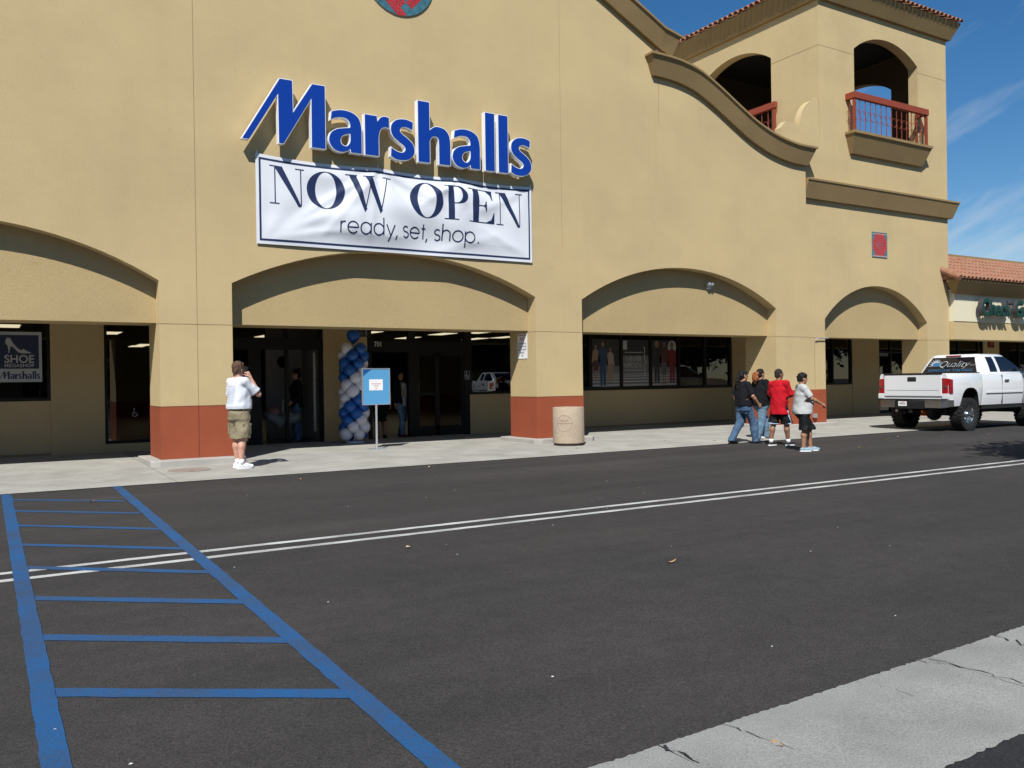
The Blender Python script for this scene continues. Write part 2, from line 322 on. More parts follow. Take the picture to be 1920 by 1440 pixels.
# valley gutter in the foreground
gut = pydata('gutter', [(-40, -13.66, 0.002), (60, -13.66, 0.002), (60, -13.02, 0.002), (-40, -13.02, 0.002)], [(0, 1, 2, 3)], 'asphalt_old'); tag(gut, kind='structure')
GJ = [-6.0, -3.5, -1.2, 0.35, 2.13, 3.86, 5.4, 6.9, 8.0, 9.8, 12.0]
for i in range(len(GJ)-1):
    x0, x1 = GJ[i], GJ[i+1]; n = max(3, int((x1-x0)/0.02)); v = []; f = []; jw = 0.0028
    for k in range(n+1):
        t = k/n; x = x0+jw+(x1-x0-2*jw)*t
        yb = -13.02+0.03*(x-1.8)*1.0+random.gauss(0, 0.0035); yf = -13.705+0.012*(x-2)+random.gauss(0, 0.004)
        sk0 = -0.06*(1-t)*0+0.0
        for yy, z in ((yf, 0.006), (yf+0.25, 0.011), (yb-0.25, 0.011), (yb, 0.007)): v.append((x+random.gauss(0, 0.003)*(k in (0, n))+0.03*(yy+13.3)*0, yy, z))
    for k in range(n):
        for j in range(3): f.append((k*4+j, (k+1)*4+j, (k+1)*4+j+1, k*4+j+1))
    pydata('gutter_slab', v, f, 'gutter_concrete', gut)
# cracks running off the joints
def crack(x, y, dx, dy, n, w, parent):
    pts = []; 
    for i in range(n+1): pts.append((x+dx*i/n+random.gauss(0, 0.012), y+dy*i/n+random.gauss(0, 0.012)))
    v = []; f = []
    for i, p in enumerate(pts):
        ww = 0.55*w*(0.15+random.random())*(1-0.7*i/n); v += [(p[0]-ww, p[1]+ww*0.4, 0.0135), (p[0]+ww, p[1]-ww*0.4, 0.0135)]
        if i: f.append((2*i-2, 2*i-1, 2*i+1, 2*i))
    return pydata('crack', v, f, 'asphalt_old', parent)
crack(3.87, -12.97, 0.02, -0.50, 12, 0.012, gut); crack(3.78, -12.95, 0.10, -0.13, 5, 0.010, gut); crack(4.50, -12.93, -0.04, -0.2, 6, 0.016, gut)
crack(4.44, -13.1, 0.22, -0.28, 7, 0.010, gut); crack(2.13, -13.02, 0.02, -0.2, 6, 0.016, gut); crack(2.47, -13.02, 0.05, -0.3, 8, 0.006, gut); crack(3.32, -12.98, 0.06, -0.3, 8, 0.004, gut)
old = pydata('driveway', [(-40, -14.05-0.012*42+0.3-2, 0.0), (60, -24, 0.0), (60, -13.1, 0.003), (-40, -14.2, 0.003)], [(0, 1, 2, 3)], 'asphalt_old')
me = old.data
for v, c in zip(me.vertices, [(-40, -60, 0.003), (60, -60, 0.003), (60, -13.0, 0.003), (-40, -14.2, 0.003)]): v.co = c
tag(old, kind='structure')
# sidewalk: slabs rising 7 cm towards the shop front, with open joints
walk = pydata('sidewalk', [(-12, -2.49, 0.004), (46, -2.49, 0.004), (46, 3.42, 0.050), (-12, 3.42, 0.050)], [(0, 1, 2, 3)], 'asphalt_old'); tag(walk, kind='structure')
def wz(y): return 0.012+0.058*(y+2.5)/5.9
SX = [-12, -8, -4.7, -1.2, 2.30, 5.9, 9.85, 13.6, 17.4, 21.2, 25.3, 29.5, 34, 38, 42, 46]
for i in range(len(SX)-1):
    for (y0, y1) in ((-2.5, 1.07), (1.07, 3.4)):
        g = 0.005; v = []; f = []; n = 24; row = [y0+(0.0 if y0 < 0 else g), y1-g]
        b = 0.012
        for k, (x, yy, z) in enumerate([(SX[i]+g, row[0], -0.004), (SX[i+1]-g, row[0], -0.004), (SX[i+1]-g, row[1], -0.004), (SX[i]+g, row[1], -0.004),
                 (SX[i]+g, row[0], 0), (SX[i+1]-g, row[0], 0), (SX[i+1]-g, row[1], 0), (SX[i]+g, row[1], 0),
                 (SX[i]+g+b, row[0]+b, 0.004), (SX[i+1]-g-b, row[0]+b, 0.004), (SX[i+1]-g-b, row[1]-b, 0.004), (SX[i]+g+b, row[1]-b, 0.004)]):
            v.append((x, yy, wz(yy)+z))
        f = [(8, 9, 10, 11)]+[(a+j, a+(j+1) % 4, a+4+(j+1) % 4, a+4+j) for a in (0, 4) for j in range(4)]
        pydata('concrete_slab', v, f, 'concrete', walk)

# ================================================================ store building
st = wthing('store_building', (6.95, 1.5, 0), 'large tan stucco store with arched openings and curved mission gable', 'building')
CX = 6.95
def mirror(p): return (2*CX-p[0], p[1])
def arch(x0, x1, zs, za, n=28):
    h = (x1-x0)/2; r = (h*h+(za-zs)**2)/(2*(za-zs)); c = (x0+x1)/2; out = []
    for i in range(n+1):
        x = x0+(x1-x0)*i/n; out.append((x, za-r+math.sqrt(max(0, r*r-(x-c)**2))))
    return out
S_path = catmull([(13.50, 8.49), (14.09, 8.458), (14.71, 8.33), (15.335, 8.054), (15.975, 7.714), (16.635, 7.383), (17.33, 7.147), (18.05, 7.02), (18.62, 7.0)], 5)
gab = []
for i in range(25):
    x = CX+5.05*i/24; gab.append((x, -0.17+math.sqrt(11.3**2-(x-CX)**2)))
gab += [(12.4, 9.735), (13.0, 9.44), (13.62, 9.13), (13.86, 9.01)]
up = 0.42
right = [(18.73, 0), (18.73, 7.36)]+[(x, z+up) for x, z in S_path[::-1] if x < 18.7]+[(13.62, 9.3)]+[(x, z+up) for x, z in gab[::-1] if x < 13.6]
left = [mirror(p) for p in right[::-1]]
outline = right+left[1:]
BAY = [(-3.62, 2.497, 3.17, 4.03), (3.703, 10.071, 3.18, 3.93), (11.30, 17.523, 3.17, 4.04)]
bottom = []
for x0, x1, zs, za in BAY: bottom += [(x0, 0.0)]+arch(x0, x1, zs, za)+[(x1, 0.0)]
# outline runs right->left over the top, then back along the ground with the arches cut out
wall = wallmesh('front_wall', [outline+bottom], 0.0, 0.3, 'stucco', st)
PIL = [(-4.83, -3.62), (2.497, 3.703), (10.071, 11.30), (17.523, 18.73)]
DEP = 1.07
for x0, x1 in PIL:
    p = box('pillar', x0, x1, 0.3, DEP, 0.0, 2.47, 'stucco', st)
    g = 0.006
    if x1 < 18: MB().box(x0-g, x1+g, -g, DEP+g, 0.135, 1.035).build('pillar_base', 'red_paint', st)
    else: MB().box(x0-g, x1, -g, DEP+g, 0.135, 1.035).build('pillar_base', 'red_paint', st)
    if x1 < 18: 
        MB().box(x0-0.0015, x1+0.0015, -0.0025, 0.299, 2.434, 2.446).build('control_joint', 'joint', st)
        MB().box(x0-0.0085, x1+0.0085, -0.0085, DEP+0.0085, 1.028, 1.037).build('control_joint', 'red_joint', st)
    else: MB().box(x0-0.0015, x1, -0.0025, 0.299, 2.434, 2.446).build('control_joint', 'joint', st)
    # concrete plinth kerb
    k = 0.30 if x1 < 18 else 0.22
    pl = MB(); xa, xb, ya, yb = x0-0.20, x1+0.16, -k, DEP+0.15; c = 0.13
    poly = [(xa+c, ya), (xb-c, ya), (xb, ya+c), (xb, yb), (xa, yb), (xa, ya+c)]
    pl.prism(poly, 'z', 0.0, 0.138); pl.build('plinth', 'kerb_concrete', st, bevel=0.012)
MB().box(3.1065, 3.1155, -0.0025, 0.01, 1.04, 10.45).build('control_joint', 'joint', st)
MB().box(3.1065, 3.1155, -0.0085, 0.01, 0.14, 1.03).build('control_joint', 'red_joint', st)
MB().box(10.79, 10.796, -0.0018, 0.01, 4.3, 10.45).build('control_joint', 'joint', st)
MB().box(13.615, 13.624, -0.0025, 0.01, 7.36, 8.5).build('control_joint', 'joint', st)
# lintel wall behind the arches (the lit panels) and the arcade
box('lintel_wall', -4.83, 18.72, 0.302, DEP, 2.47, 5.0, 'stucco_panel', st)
box('arcade_ceiling', -4.83, 30, DEP, 3.45, 2.98, 3.05, 'soffit', st)
def cornice(name, path, prof, m, parent, y0=0.0, capL=True, capR=True):
    """profile (out, up) swept along an XZ path, mitred returns at both ends"""
    v = []; f = []; n = len(prof); ys = [y0-o for o, u in prof]
    rows = []
    L = path[0]; Rr = path[-1]
    def ring(P, sx, endc):
        return [(P[0]+(sx*o if endc else 0), y0-o, P[1]+u) for o, u in prof]
    rows.append([(L[0], y0+0.0, L[1]+u) for o, u in prof] if capL else None)
    rows.append([(L[0]-o, y0-o, L[1]+u) for o, u in prof] if capL else ring(L, 0, False))
    for P in path[1:-1]: rows.append(ring(P, 0, False))
    rows.append([(Rr[0]+o, y0-o, Rr[1]+u) for o, u in prof] if capR else ring(Rr, 0, False))
    if capL:
        rows[0] = [(L[0]-o, y0+0.02, L[1]+u) for o, u in prof]
    rows = [r for r in rows if r]
    if capR: rows.append([(Rr[0]+o, y0+0.02, Rr[1]+u) for o, u in prof])
    for r in rows: v += r
    for i in range(len(rows)-1):
        for k in range(n-1): f.append((i*n+k, (i+1)*n+k, (i+1)*n+k+1, i*n+k+1))
    f.append(tuple(range(n))); f.append(tuple(range((len(rows)-1)*n, len(rows)*n))[::-1])
    return MB().add(v, f).build(name, m, parent)
CP = [(0.0, -0.004), (0.10, -0.004), (0.25, 0.41), (0.285, 0.42), (0.285, 0.47), (-0.30, 0.50)]
cornice('curved_cornice', S_path, CP, 'trim', st)
cornice('curved_cornice', [mirror(p) for p in S_path[::-1]], CP, 'trim', st)
g2 = [mirror(p) for p in gab[::-1]]+gab[1:]
cornice('gable_cornice', g2, CP, 'trim', st)
# hidden shell: roof, sides, back
box('roof', -4.83, 25.3, 0.35, 30, 6.3, 6.5, 'soffit', st)
box('side_wall', -4.83, -4.63, 0.3, 30, 0, 6.3, 'stucco', st)
box('side_wall', 29.3, 29.5, 3.6, 30, 0, 3.4, 'interior_dark', st)
box('back_wall', -4.63, 29.3, 29.8, 30, 0, 6.3, 'interior_dark', st)
box('interior_floor', -4.6, 29.3, 3.4, 29.8, 0.0, 0.068, 'interior_floor', st)
box('interior_ceiling', -4.6, 29.3, 3.6, 29.8, 3.05, 3.1, 'interior_ceiling', st)
# window wall at the back of the arcade
YW = 3.4
sw = MB()
for x0, x1, z0, z1, pr in [(-4.6, 1.055, 0, 1.13, 0), (1.055, 2.0, 0, 2.98, 0.025), (2.0, 3.2, 0, 0.24, 0), (3.2, 4.0, 0, 2.98, 0.02), (6.52, 7.57, 0, 2.98, 0.03),
                           (10.3, 12.0, 0, 1.06, 0), (12.0, 13.2, 0, 2.98, 0.02), (13.2, 19.40, 0, 1.09, 0), (19.40, 23.2, 0, 2.98, 0.02), (23.2, 25.06, 0, 1.1, 0),
                           (25.06, 26.49, 0, 2.98, 0.02), (28.06, 29.6, 0, 2.98, 0.02)]:
    sw.box(x0, x1, YW-pr, YW+0.2, z0, z1)
sw.build('storefront_wall', 'stucco', st)
box('wall_base', -4.6, 1.05, YW-0.006, YW, 0.05, 0.12, 'joint', st); box('wall_base', 13.2, 19.4, YW-0.006, YW, 0.05, 0.12, 'joint', st)
def window(x0, x1, z0, z1, mull, label=None, rails=(), glass='glass_dark', fw=0.06, name='window'):
    fr = MB(); y0, y1 = YW+0.01, YW+0.11
    fr.box(x0, x1, y0, y1, z0, z0+fw); fr.box(x0, x1, y0, y1, z1-fw, z1)
    xs = [x0]+list(mull)+[x1]
    fr.box(x0, x0+fw, y0, y1, z0+fw, z1-fw); fr.box(x1-fw, x1, y0, y1, z0+fw, z1-fw)
    for x in mull: fr.box(x-fw/2, x+fw/2, y0+0.002, y1-0.002, z0+fw, z1-fw)
    for z in rails: fr.box(x0+fw, x1-fw, y0+0.004, y1-0.004, z-fw/2, z+fw/2)
    o = fr.build(name, 'dark_bronze', st)
    for a, b in zip(xs[:-1], xs[1:]):
        pydata('pane', [(a+fw/2, YW+0.06, z0+fw/2), (b-fw/2, YW+0.06, z0+fw/2), (b-fw/2, YW+0.06, z1-fw/2), (a+fw/2, YW+0.06, z1-fw/2)], [(0, 1, 2, 3)], glass, o)
    return o
window(-3.4, 1.055, 1.13, 2.98, [-2.0, -0.55])
window(2.0, 3.2, 0.24, 2.98, [], glass='glass_dark')
window(10.3, 12.0, 1.06, 2.98, [11.6])
window(13.2, 19.40, 1.09, 2.98, [14.05, 15.14, 16.20, 17.27, 18.31], fw=0.09)
window(23.2, 25.06, 1.1, 2.98, [24.1])
window(26.49, 28.06, 0.07, 2.98, [27.2], rails=(2.2,))
# left entrance: fixed light, open doorway
def storefront(x0, x1, head, posts, panes, name):
    fr = MB(); y0, y1 = YW+0.01, YW+0.13
    fr.box(x0, x1, y0, y1, 2.90, 2.98); fr.box(x0, x1, y0-0.01, y1+0.02, head[0], head[1])
    for a, b, zt in posts: fr.box(a, b, y0+0.003, y1-0.003, 0.07, zt)
    o = fr.build(name, 'dark_bronze', st)
    for a, b, z0, z1 in panes: pydata('pane', [(a, YW+0.07, z0), (b, YW+0.07, z0), (b, YW+0.07, z1), (a, YW+0.07, z1)], [(0, 1, 2, 3)], 'glass_dark' if z0 < 1 else 'glass_dark', o)
    return o
storefront(4.0, 6.52, (2.15, 2.40), [(4.0, 4.08, 2.98), (4.85, 5.12, 2.15), (5.66, 5.73, 2.98), (6.45, 6.52, 2.98)], [(4.08, 5.66, 2.40, 2.90), (5.73, 6.45, 2.40, 2.90), (4.08, 4.85, 0.1, 2.15)], 'entrance_frame')
storefront(7.57, 10.3, (2.11, 2.38), [(7.57, 7.70, 2.98), (8.64, 8.82, 2.98), (10.16, 10.3, 2.98)], [(7.70, 8.64, 2.38, 2.90), (8.82, 10.16, 2.38, 2.90)], 'entrance_frame')
dr = MB(); y0, y1 = YW+0.03, YW+0.09
for a, b, z0, z1 in [(8.82, 8.92, 0.08, 2.11), (9.36, 9.46, 0.08, 2.11), (10.08, 10.16, 0.08, 2.11), (8.92, 10.08, 0.08, 0.32), (8.92, 10.08, 2.02, 2.11), (8.92, 9.36, 1.06, 1.13)]: dr.box(a, b, y0, y1, z0, z1)
dr = dr.build('sliding_door', 'dark_bronze', st)
for a, b, z0, z1 in [(8.92, 9.36, 1.13, 2.02), (8.92, 9.36, 0.32, 1.06), (9.46, 10.08, 0.32, 2.02)]: pydata('pane', [(a, YW+0.06, z0), (b, YW+0.06, z0), (b, YW+0.06, z1), (a, YW+0.06, z1)], [(0, 1, 2, 3)], 'glass_dark', dr)
print_text('701', 7.76, 7.935, 2.235, 2.355, YW-0.004, 'white', st, 'house_number')
# inside: pale partition, dim shelving, ceiling lamps that are on
box('partition', 5.72, 6.6, 5.2, 5.3, 0.07, 3.04, 'interior_wall', st)
box('partition', 6.6, 6.7, 3.62, 5.3, 0.07, 3.04, 'interior_wall', st)
box('door_edge', 6.36, 6.41, 3.62, 3.67, 0.3, 2.1, 'interior_wall', st)
for i, (x, y) in enumerate([(8.05, 13.5), (10.5, 10.5), (13.1, 13.2), (13.2, 10.6), (14.0, 9.4), (15.9, 13.2), (16.4, 11.9), (0.5, 10.5), (1.8, 10.8), (3.2, 13.0), (5.2, 22), (5.3, 20.7), (10.6, 16), (12.9, 17.5), (18.6, 11), (20.5, 14)]):
    l = thing('ceiling_lamp', (x, y, 3.045), 'lit ceiling lamp glowing inside the dark store behind the glass', 'lamp', 'lit ceiling lamps inside the store')
    MB().box(-0.32, 0.32, -0.66, 0.66, -0.03, 0).build('housing', 'interior_wall', l); MB().box(-0.26, 0.26, -0.60, 0.60, -0.042, -0.031).build('diffuser', 'lamp_glow', l)

# ================================================================ bell tower (set back 15 cm from the store front)
TY = 0.15; TK = 1.01                                   # tower plane; sizes there
tw = wthing('bell_tower', (22.4, 3.0, 0), 'square tan stucco corner tower with open arched belvedere and tiled hip roof', 'tower')
TX0, TX1, TZ = 19.50, 25.40, 11.70
TD = TX1-TX0
ar4 = arch(19.62, 24.28, 2.96, 3.96)
ZL = 8.95
fr_out = [(18.735, 0.0), (18.735, 7.2)]
curl = [(17.95, 7.2), (17.95, 7.95), (18.16, 8.16), (18.72, 8.14)]+[(19.50-0.78*math.cos(a)-0.0, 8.14+0.80*math.sin(a)) for a in [R(d) for d in range(8, 91, 8)]]
front = [(18.735, 0.0), (19.62, 0.0)]+ar4[0:]+[(24.28, 0.0), (TX1, 0.0), (TX1, TZ), (TX0, TZ), (TX0, 7.2), (18.735, 7.2)]
hole_f = [(21.0, 8.25), (21.0, 10.62)]+arch(21.0, 23.95, 10.62, 11.12, 16)[1:-1]+[(23.95, 10.62), (23.95, 8.25)]
wallmesh('front_wall', [front, hole_f], TY, TY+0.3, 'stucco', tw)
wallmesh('parapet_wing', [curl+[(TX0, 7.2)]], TY, TY+0.19, 'stucco', tw)
for x0, x1 in ((18.735, 19.62), (24.28, TX1)):
    MB().box(x0, x1, TY+0.3, 1.0, 0, 2.47).build('pillar', 'stucco', tw)
    MB().box(x0+(0.0 if x0 < 19 else -0.006), x1+0.006, TY-0.006, 1.006, 0.135, 1.035).build('pillar_base', 'red_paint', tw)
    MB().box(x0, x1+0.0015, TY-0.0025, TY+0.29, 2.434, 2.446).build('control_joint', 'joint', tw)
    MB().prism([(x0-0.15*(x0 > 20), -0.12), (x1+0.15, -0.12), (x1+0.15, 1.2), (x0-0.15*(x0 > 20), 1.2)], 'z', 0, 0.136).build('plinth', 'kerb_concrete', tw, bevel=0.012)
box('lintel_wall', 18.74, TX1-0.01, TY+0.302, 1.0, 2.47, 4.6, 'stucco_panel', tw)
# side, back and far walls of the belvedere (from 6 m up), each with an arched opening
def side_loops(y0, y1): return [[(y0, 6.0), (y1, 6.0), (y1, TZ), (y0, TZ)], [(y0+1.36, 8.25), (y0+1.36, 10.62)]+arch(y0+1.36, y1-1.36, 10.62, 11.12, 16)[1:-1]+[(y1-1.36, 10.62), (y1-1.36, 8.25)]]
def side(name, x, t):
    me = curvefill(name, side_loops(TY+0.3, TY+TD), t/2); me.transform(Matrix(((0, 0, 1, x+t/2), (1, 0, 0, 0), (0, 1, 0, 0), (0, 0, 0, 1)))); me.update(); return link(name, me, 'stucco', tw)
side('side_wall', TX0+0.001, 0.3); side('side_wall', TX1-0.301, 0.3)
mat('belvedere_shade', (0.085, 0.062, 0.038), 0.9)  # shade painted into the inside faces: dark colour on added inner panels and floor
def shade_lining(x, t):
    me = curvefill('shade_lining', [[(TY+0.32, 8.2), (TY+TD-0.33, 8.2), (TY+TD-0.33, 11.6), (TY+0.32, 11.6)], side_loops(TY+0.3, TY+TD)[1]], t/2); me.transform(Matrix(((0, 0, 1, x+t/2), (1, 0, 0, 0), (0, 1, 0, 0), (0, 0, 0, 1)))); me.update(); return link('shade_lining', me, 'belvedere_shade', tw)
shade_lining(TX0+0.302, 0.02); shade_lining(TX1-0.324, 0.02)
wallmesh('shade_lining', [[(TX0+0.33, 8.2), (TX1-0.33, 8.2), (TX1-0.33, 11.6), (TX0+0.33, 11.6)]], TY+TD-0.325, TY+TD-0.303, 'belvedere_shade', tw)
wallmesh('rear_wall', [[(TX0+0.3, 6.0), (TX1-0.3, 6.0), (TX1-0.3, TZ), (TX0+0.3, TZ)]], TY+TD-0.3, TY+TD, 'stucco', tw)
box('belvedere_floor', TX0+0.3, TX1-0.3, TY+0.3, TY+TD-0.3, 7.9, 8.2, 'belvedere_shade', tw)
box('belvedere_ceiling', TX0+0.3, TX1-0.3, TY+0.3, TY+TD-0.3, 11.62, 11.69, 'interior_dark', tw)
# joint lines
MB().box(TX0, 21.0, TY-0.0025, TY+0.01, 10.44, 10.452).build('control_joint', 'joint', tw); MB().box(23.95, TX1+0.002, TY-0.0025, TY+0.01, 10.44, 10.452).build('control_joint', 'joint', tw)
MB().box(TX0-0.0025, TX0+0.01, TY, TY+1.66, 10.44, 10.452).build('control_joint', 'joint', tw)
# eaves: flared brown soffit board all round, then the tiled hip
def eave_ring(prof, name, m):
    v = []; f = []; n = len(prof)
    for o, u in prof:
        for (sx, sy) in ((0, 0), (1, 0), (1, 1), (0, 1)):
            v.append((TX0-o if sx == 0 else TX1+o, TY-o if sy == 0 else TY+TD+o, TZ+u))
    for i in range(n-1):
        for k in range(4): f.append((i*4+k, i*4+(k+1) % 4, (i+1)*4+(k+1) % 4, (i+1)*4+k))
    f.append(tuple(range(4*(n-1), 4*n)))
    return MB().add(v, f).build(name, m, tw)
eave_ring([(-0.02, -0.02), (0.10, -0.02), (0.30, 0.42), (0.32, 0.46), (-0.1, 0.48)], 'eave', 'trim')
OV = 0.34; RZ = TZ+0.49; AP = Vector(((TX0+TX1)/2, TY+TD/2, RZ+1.5))
rf = MB().add([(TX0-OV+0.05, TY-OV+0.05, RZ), (TX1+OV-0.05, TY-OV+0.05, RZ), (TX1+OV-0.05, TY+TD+OV-0.05, RZ), (TX0-OV+0.05, TY+TD+OV-0.05, RZ), tuple(AP)], [(0, 1, 4), (1, 2, 4), (2, 3, 4), (3, 0, 4), (3, 2, 1, 0)]).build('roof', 'tile_roof', tw)
def barrel(n=7, L=0.5, r0=0.085, r1=0.072, th=0.018):
    """one half-round clay tile: axis along +y, open below"""
    v = []; f = []
    for j, (yy, r) in enumerate(((0, r0), (L, r1))):
        for q in (0, th):
            for i in range(n+1):
                a = math.pi*i/n; v.append(((r-q)*math.cos(a), yy, (r-q)*math.sin(a)))
    m = n+1
    for i in range(n): f += [(i, i+1, 2*m+i+1, 2*m+i), (m+i+1, m+i, 3*m+i, 3*m+i+1), (i+1, i, m+i, m+i+1), (2*m+i, 2*m+i+1, 3*m+i+1, 3*m+i)]
    return v, f
tv, tf = barrel(); tile_me = bpy.data.meshes.new('roof_tile'); tile_me.from_pydata(tv, [], tf); tile_me.update(); tile_me.materials.append(MT['tile_roof_pale'])
tile_me2 = tile_me.copy(); tile_me2.materials.clear(); tile_me2.materials.append(MT['tile_roof'])
pitch = math.atan2(1.5, TD/2+OV)
nt_ = 32
for sidek, (base, dirv, rz) in enumerate([((TX0-OV, TY-OV-0.04), (1, 0), 0), ((TX0-OV-0.04, TY+TD+OV), (0, -1), -math.pi/2)]):
    for i in range(nt_):
        t = (i+0.5)/nt_; L = TD+2*OV
        x = base[0]+dirv[0]*L*t; y = base[1]+dirv[1]*L*t
        o = bpy.data.objects.new('roof_tile', random.choice((tile_me, tile_me2))); COL.objects.link(o); o.parent = tw; o.matrix_parent_inverse = Matrix.Translation(-tw.location)
        o.matrix_basis = Matrix.Translation((x, y, RZ-0.01+random.uniform(-0.006, 0.006))) @ Matrix.Rotation(rz, 4, 'Z') @ Matrix.Rotation(pitch+random.uniform(-0.02, 0.02), 4, 'X')
# further tile courses as one mass
tm = MB()
for sidek in range(4):
    for c in range(1, 8):
        inn = 0.44*c; L = TD+2*OV-2*inn; nn = int(L/0.21)
        for i in range(nn):
            u = -L/2+L*(i+0.5)/nn; rz = [0, -math.pi/2, math.pi/2, math.pi][sidek]
            M4 = Matrix.Translation((AP.x, AP.y, 0)) @ Matrix.Rotation(rz, 4, 'Z') @ Matrix.Translation((u, -(TD/2+OV)+inn, RZ-0.0+inn*math.tan(pitch))) @ Matrix.Rotation(pitch-0.03, 4, 'X')
            tm.add([M4 @ Vector(p) for p in tv], tf)
tag(tm.build('tile_courses', 'tile_roof', tw, fix=False), kind='stuff')
# lower cornice of the tower
cornice('cornice', [(18.74, 6.19), (22, 6.19), (TX1, 6.19)], [(0.0, -0.004), (0.10, -0.004), (0.24, 0.44), (0.26, 0.45), (0.26, 0.50), (-0.05, 0.52)], 'trim', tw, TY, capL=False)
# balcony: flared stucco tray + iron railing
def tray(x0, x1, y0, zb, zt, name='balcony_tray'):
    v = []; prof = [(0.10, zb), (0.30, zt-0.08), (0.33, zt-0.07), (0.33, zt)]
    for o, z in prof: v += [(x0-o*0.8+0.08, y0+0.02, z), (x0-o*0.8+0.08, y0-o, z), (x1+o*0.8-0.08, y0-o, z), (x1+o*0.8-0.08, y0+0.02, z)]
    f = [(0, 1, 2, 3), tuple(range(12, 16))[::-1]]
    for i in range(3):
        for k in range(4): f.append((i*4+k, (i+1)*4+k, (i+1)*4+(k+1) % 4, i*4+(k+1) % 4))
    return MB().add(v, f).build(name, 'trim', tw)
tray(20.75, 24.0, TY, 7.62, 8.20)
def railing(pts, name='railing'):
    """rail, corner posts, balusters and rings along a run of corner points"""
    rl = MB()
    for (a, b) in zip(pts[:-1], pts[1:]):
        a, b = Vector((*a, 0)), Vector((*b, 0)); d = (b-a).normalized(); nn = Vector((-d.y, d.x, 0)); w = 0.06
        main = abs(d.x) > 0.5 or len(pts) == 2
        if not main: a, b = a+d*w*0.0, b-d*w*1.01 if b.y < a.y else b; a = a if b.y < a.y else a+d*w*1.01
        q = [a-d*w*main+nn*w, b+d*w*main+nn*w, b+d*w*main-nn*w, a-d*w*main-nn*w]
        rl.add([(p.x, p.y, z) for z in (9.10, 9.27) for p in q], [(3, 2, 1, 0), (4, 5, 6, 7), (0, 1, 5, 4), (1, 2, 6, 5), (2, 3, 7, 6), (3, 0, 4, 7)])
    rail = rl.build('handrail', 'rail_red', tw)
    for i, p in enumerate(pts): MB().box(p[0]-0.035, p[0]+0.035, p[1]-0.035, p[1]+0.035, 8.20, 9.12).build('railing_post', 'rail_red', tw)
    for (a, b) in zip(pts[:-1], pts[1:]):
        a, b = Vector((*a, 0)), Vector((*b, 0)); L = (b-a).length; n = max(2, int(round(L/0.235))); d = (b-a)/n
        for i in range(n):
            if i: 
                p = a+d*i; MB().box(p.x-0.008, p.x+0.008, p.y-0.008, p.y+0.008, 8.20, 9.12).build('baluster', 'rail_red', tw)
            c = a+d*(i+0.5); e = d.normalized()
            MB().tube([(c.x+e.x*0.108*math.cos(t), c.y+e.y*0.108*math.cos(t), 8.66+0.13*math.sin(t)) for t in [2*math.pi*k/16 for k in range(17)]], 0.007, 5, cap=False).build('ring', 'rail_red', tw)
railing([(20.66, TY+0.05), (20.66, TY-0.25), (23.96, TY-0.25), (23.96, TY+0.05)])
railing([(TX0-0.12, TY+4.5), (TX0-0.12, TY+1.45)])
box('side_sill', TX0-0.25, TX0, TY+1.3, TY+4.6, 7.9, 8.2, 'trim', tw)

# small decorative tile panel on the tower
tp = wthing('mosaic_plaque', (22.05, TY, 4.8), 'small upright red and teal tile plaque on the tower wall', 'plaque')
box('grout_bed', 21.70, 22.36, TY-0.012, TY, 4.80, 5.50, 'grout', tp)
red, teal = MB(), MB()
cxp, czp = 22.03, 5.15
for i in range(-9, 10):
    for j in range(-9, 10):
        u, w_ = (i-j)*0.030, (i+j)*0.042
        if abs(u) > 0.315 or abs(w_) > 0.335: continue
        r_ = abs(u)/0.33+abs(w_)/0.36
        tgt = teal if (r_ < 0.38 or r_ > 1.28) and not (0.13 < r_ < 0.22) else red
        s_ = 0.80
        tgt.prism([(cxp+u, czp+w_-0.042*s_), (cxp+u+0.030*s_, czp+w_), (cxp+u, czp+w_+0.042*s_), (cxp+u-0.030*s_, czp+w_)], 'y', TY-0.018, TY-0.012)
tag(red.build('red_tiles', 'tile_red', tp), kind='stuff'); tag(teal.build('teal_tiles', 'tile_teal', tp), kind='stuff')
fb = MB()
for a in ((21.69, 21.71, 4.79, 5.51), (22.35, 22.37, 4.79, 5.51)): fb.box(a[0], a[1], TY-0.02, TY, a[2], a[3])
fb.box(21.71, 22.35, TY-0.02, TY, 4.79, 4.81); fb.box(21.71, 22.35, TY-0.02, TY, 5.49, 5.51); fb.build('border', 'tile_teal', tp)

# round tile medallion high on the gable
md = wthing('tile_medallion', (6.98, 0, 8.56), 'round mosaic medallion of red and teal tiles high on the gable', 'medallion')
mc = (6.99, 9.31); MR = 0.75
MB().lathe([(MR, -0.02), (MR, 0.0)], (mc[0], 0, mc[1]), 48, 'y').build('grout_bed', 'grout', md)
def clip_disc(poly, r):
    out = []; n = len(poly)
    for i in range(n):
        a, b = Vector(poly[i]), Vector(poly[(i+1) % n]); ia, ib = a.length <= r, b.length <= r
        if ia: out.append(tuple(a))
        if ia != ib:
            lo, hi = 0.0, 1.0
            for _ in range(24):
                m_ = (lo+hi)/2
                if (a.lerp(b, m_).length <= r) == ia: lo = m_
                else: hi = m_
            out.append(tuple(a.lerp(b, lo)))
    return out
c45 = math.cos(R(47)); s45 = math.sin(R(47)); cell = 0.083; gp = 0.010
def rot(p): return (p[0]*c45-p[1]*s45, p[0]*s45+p[1]*c45)
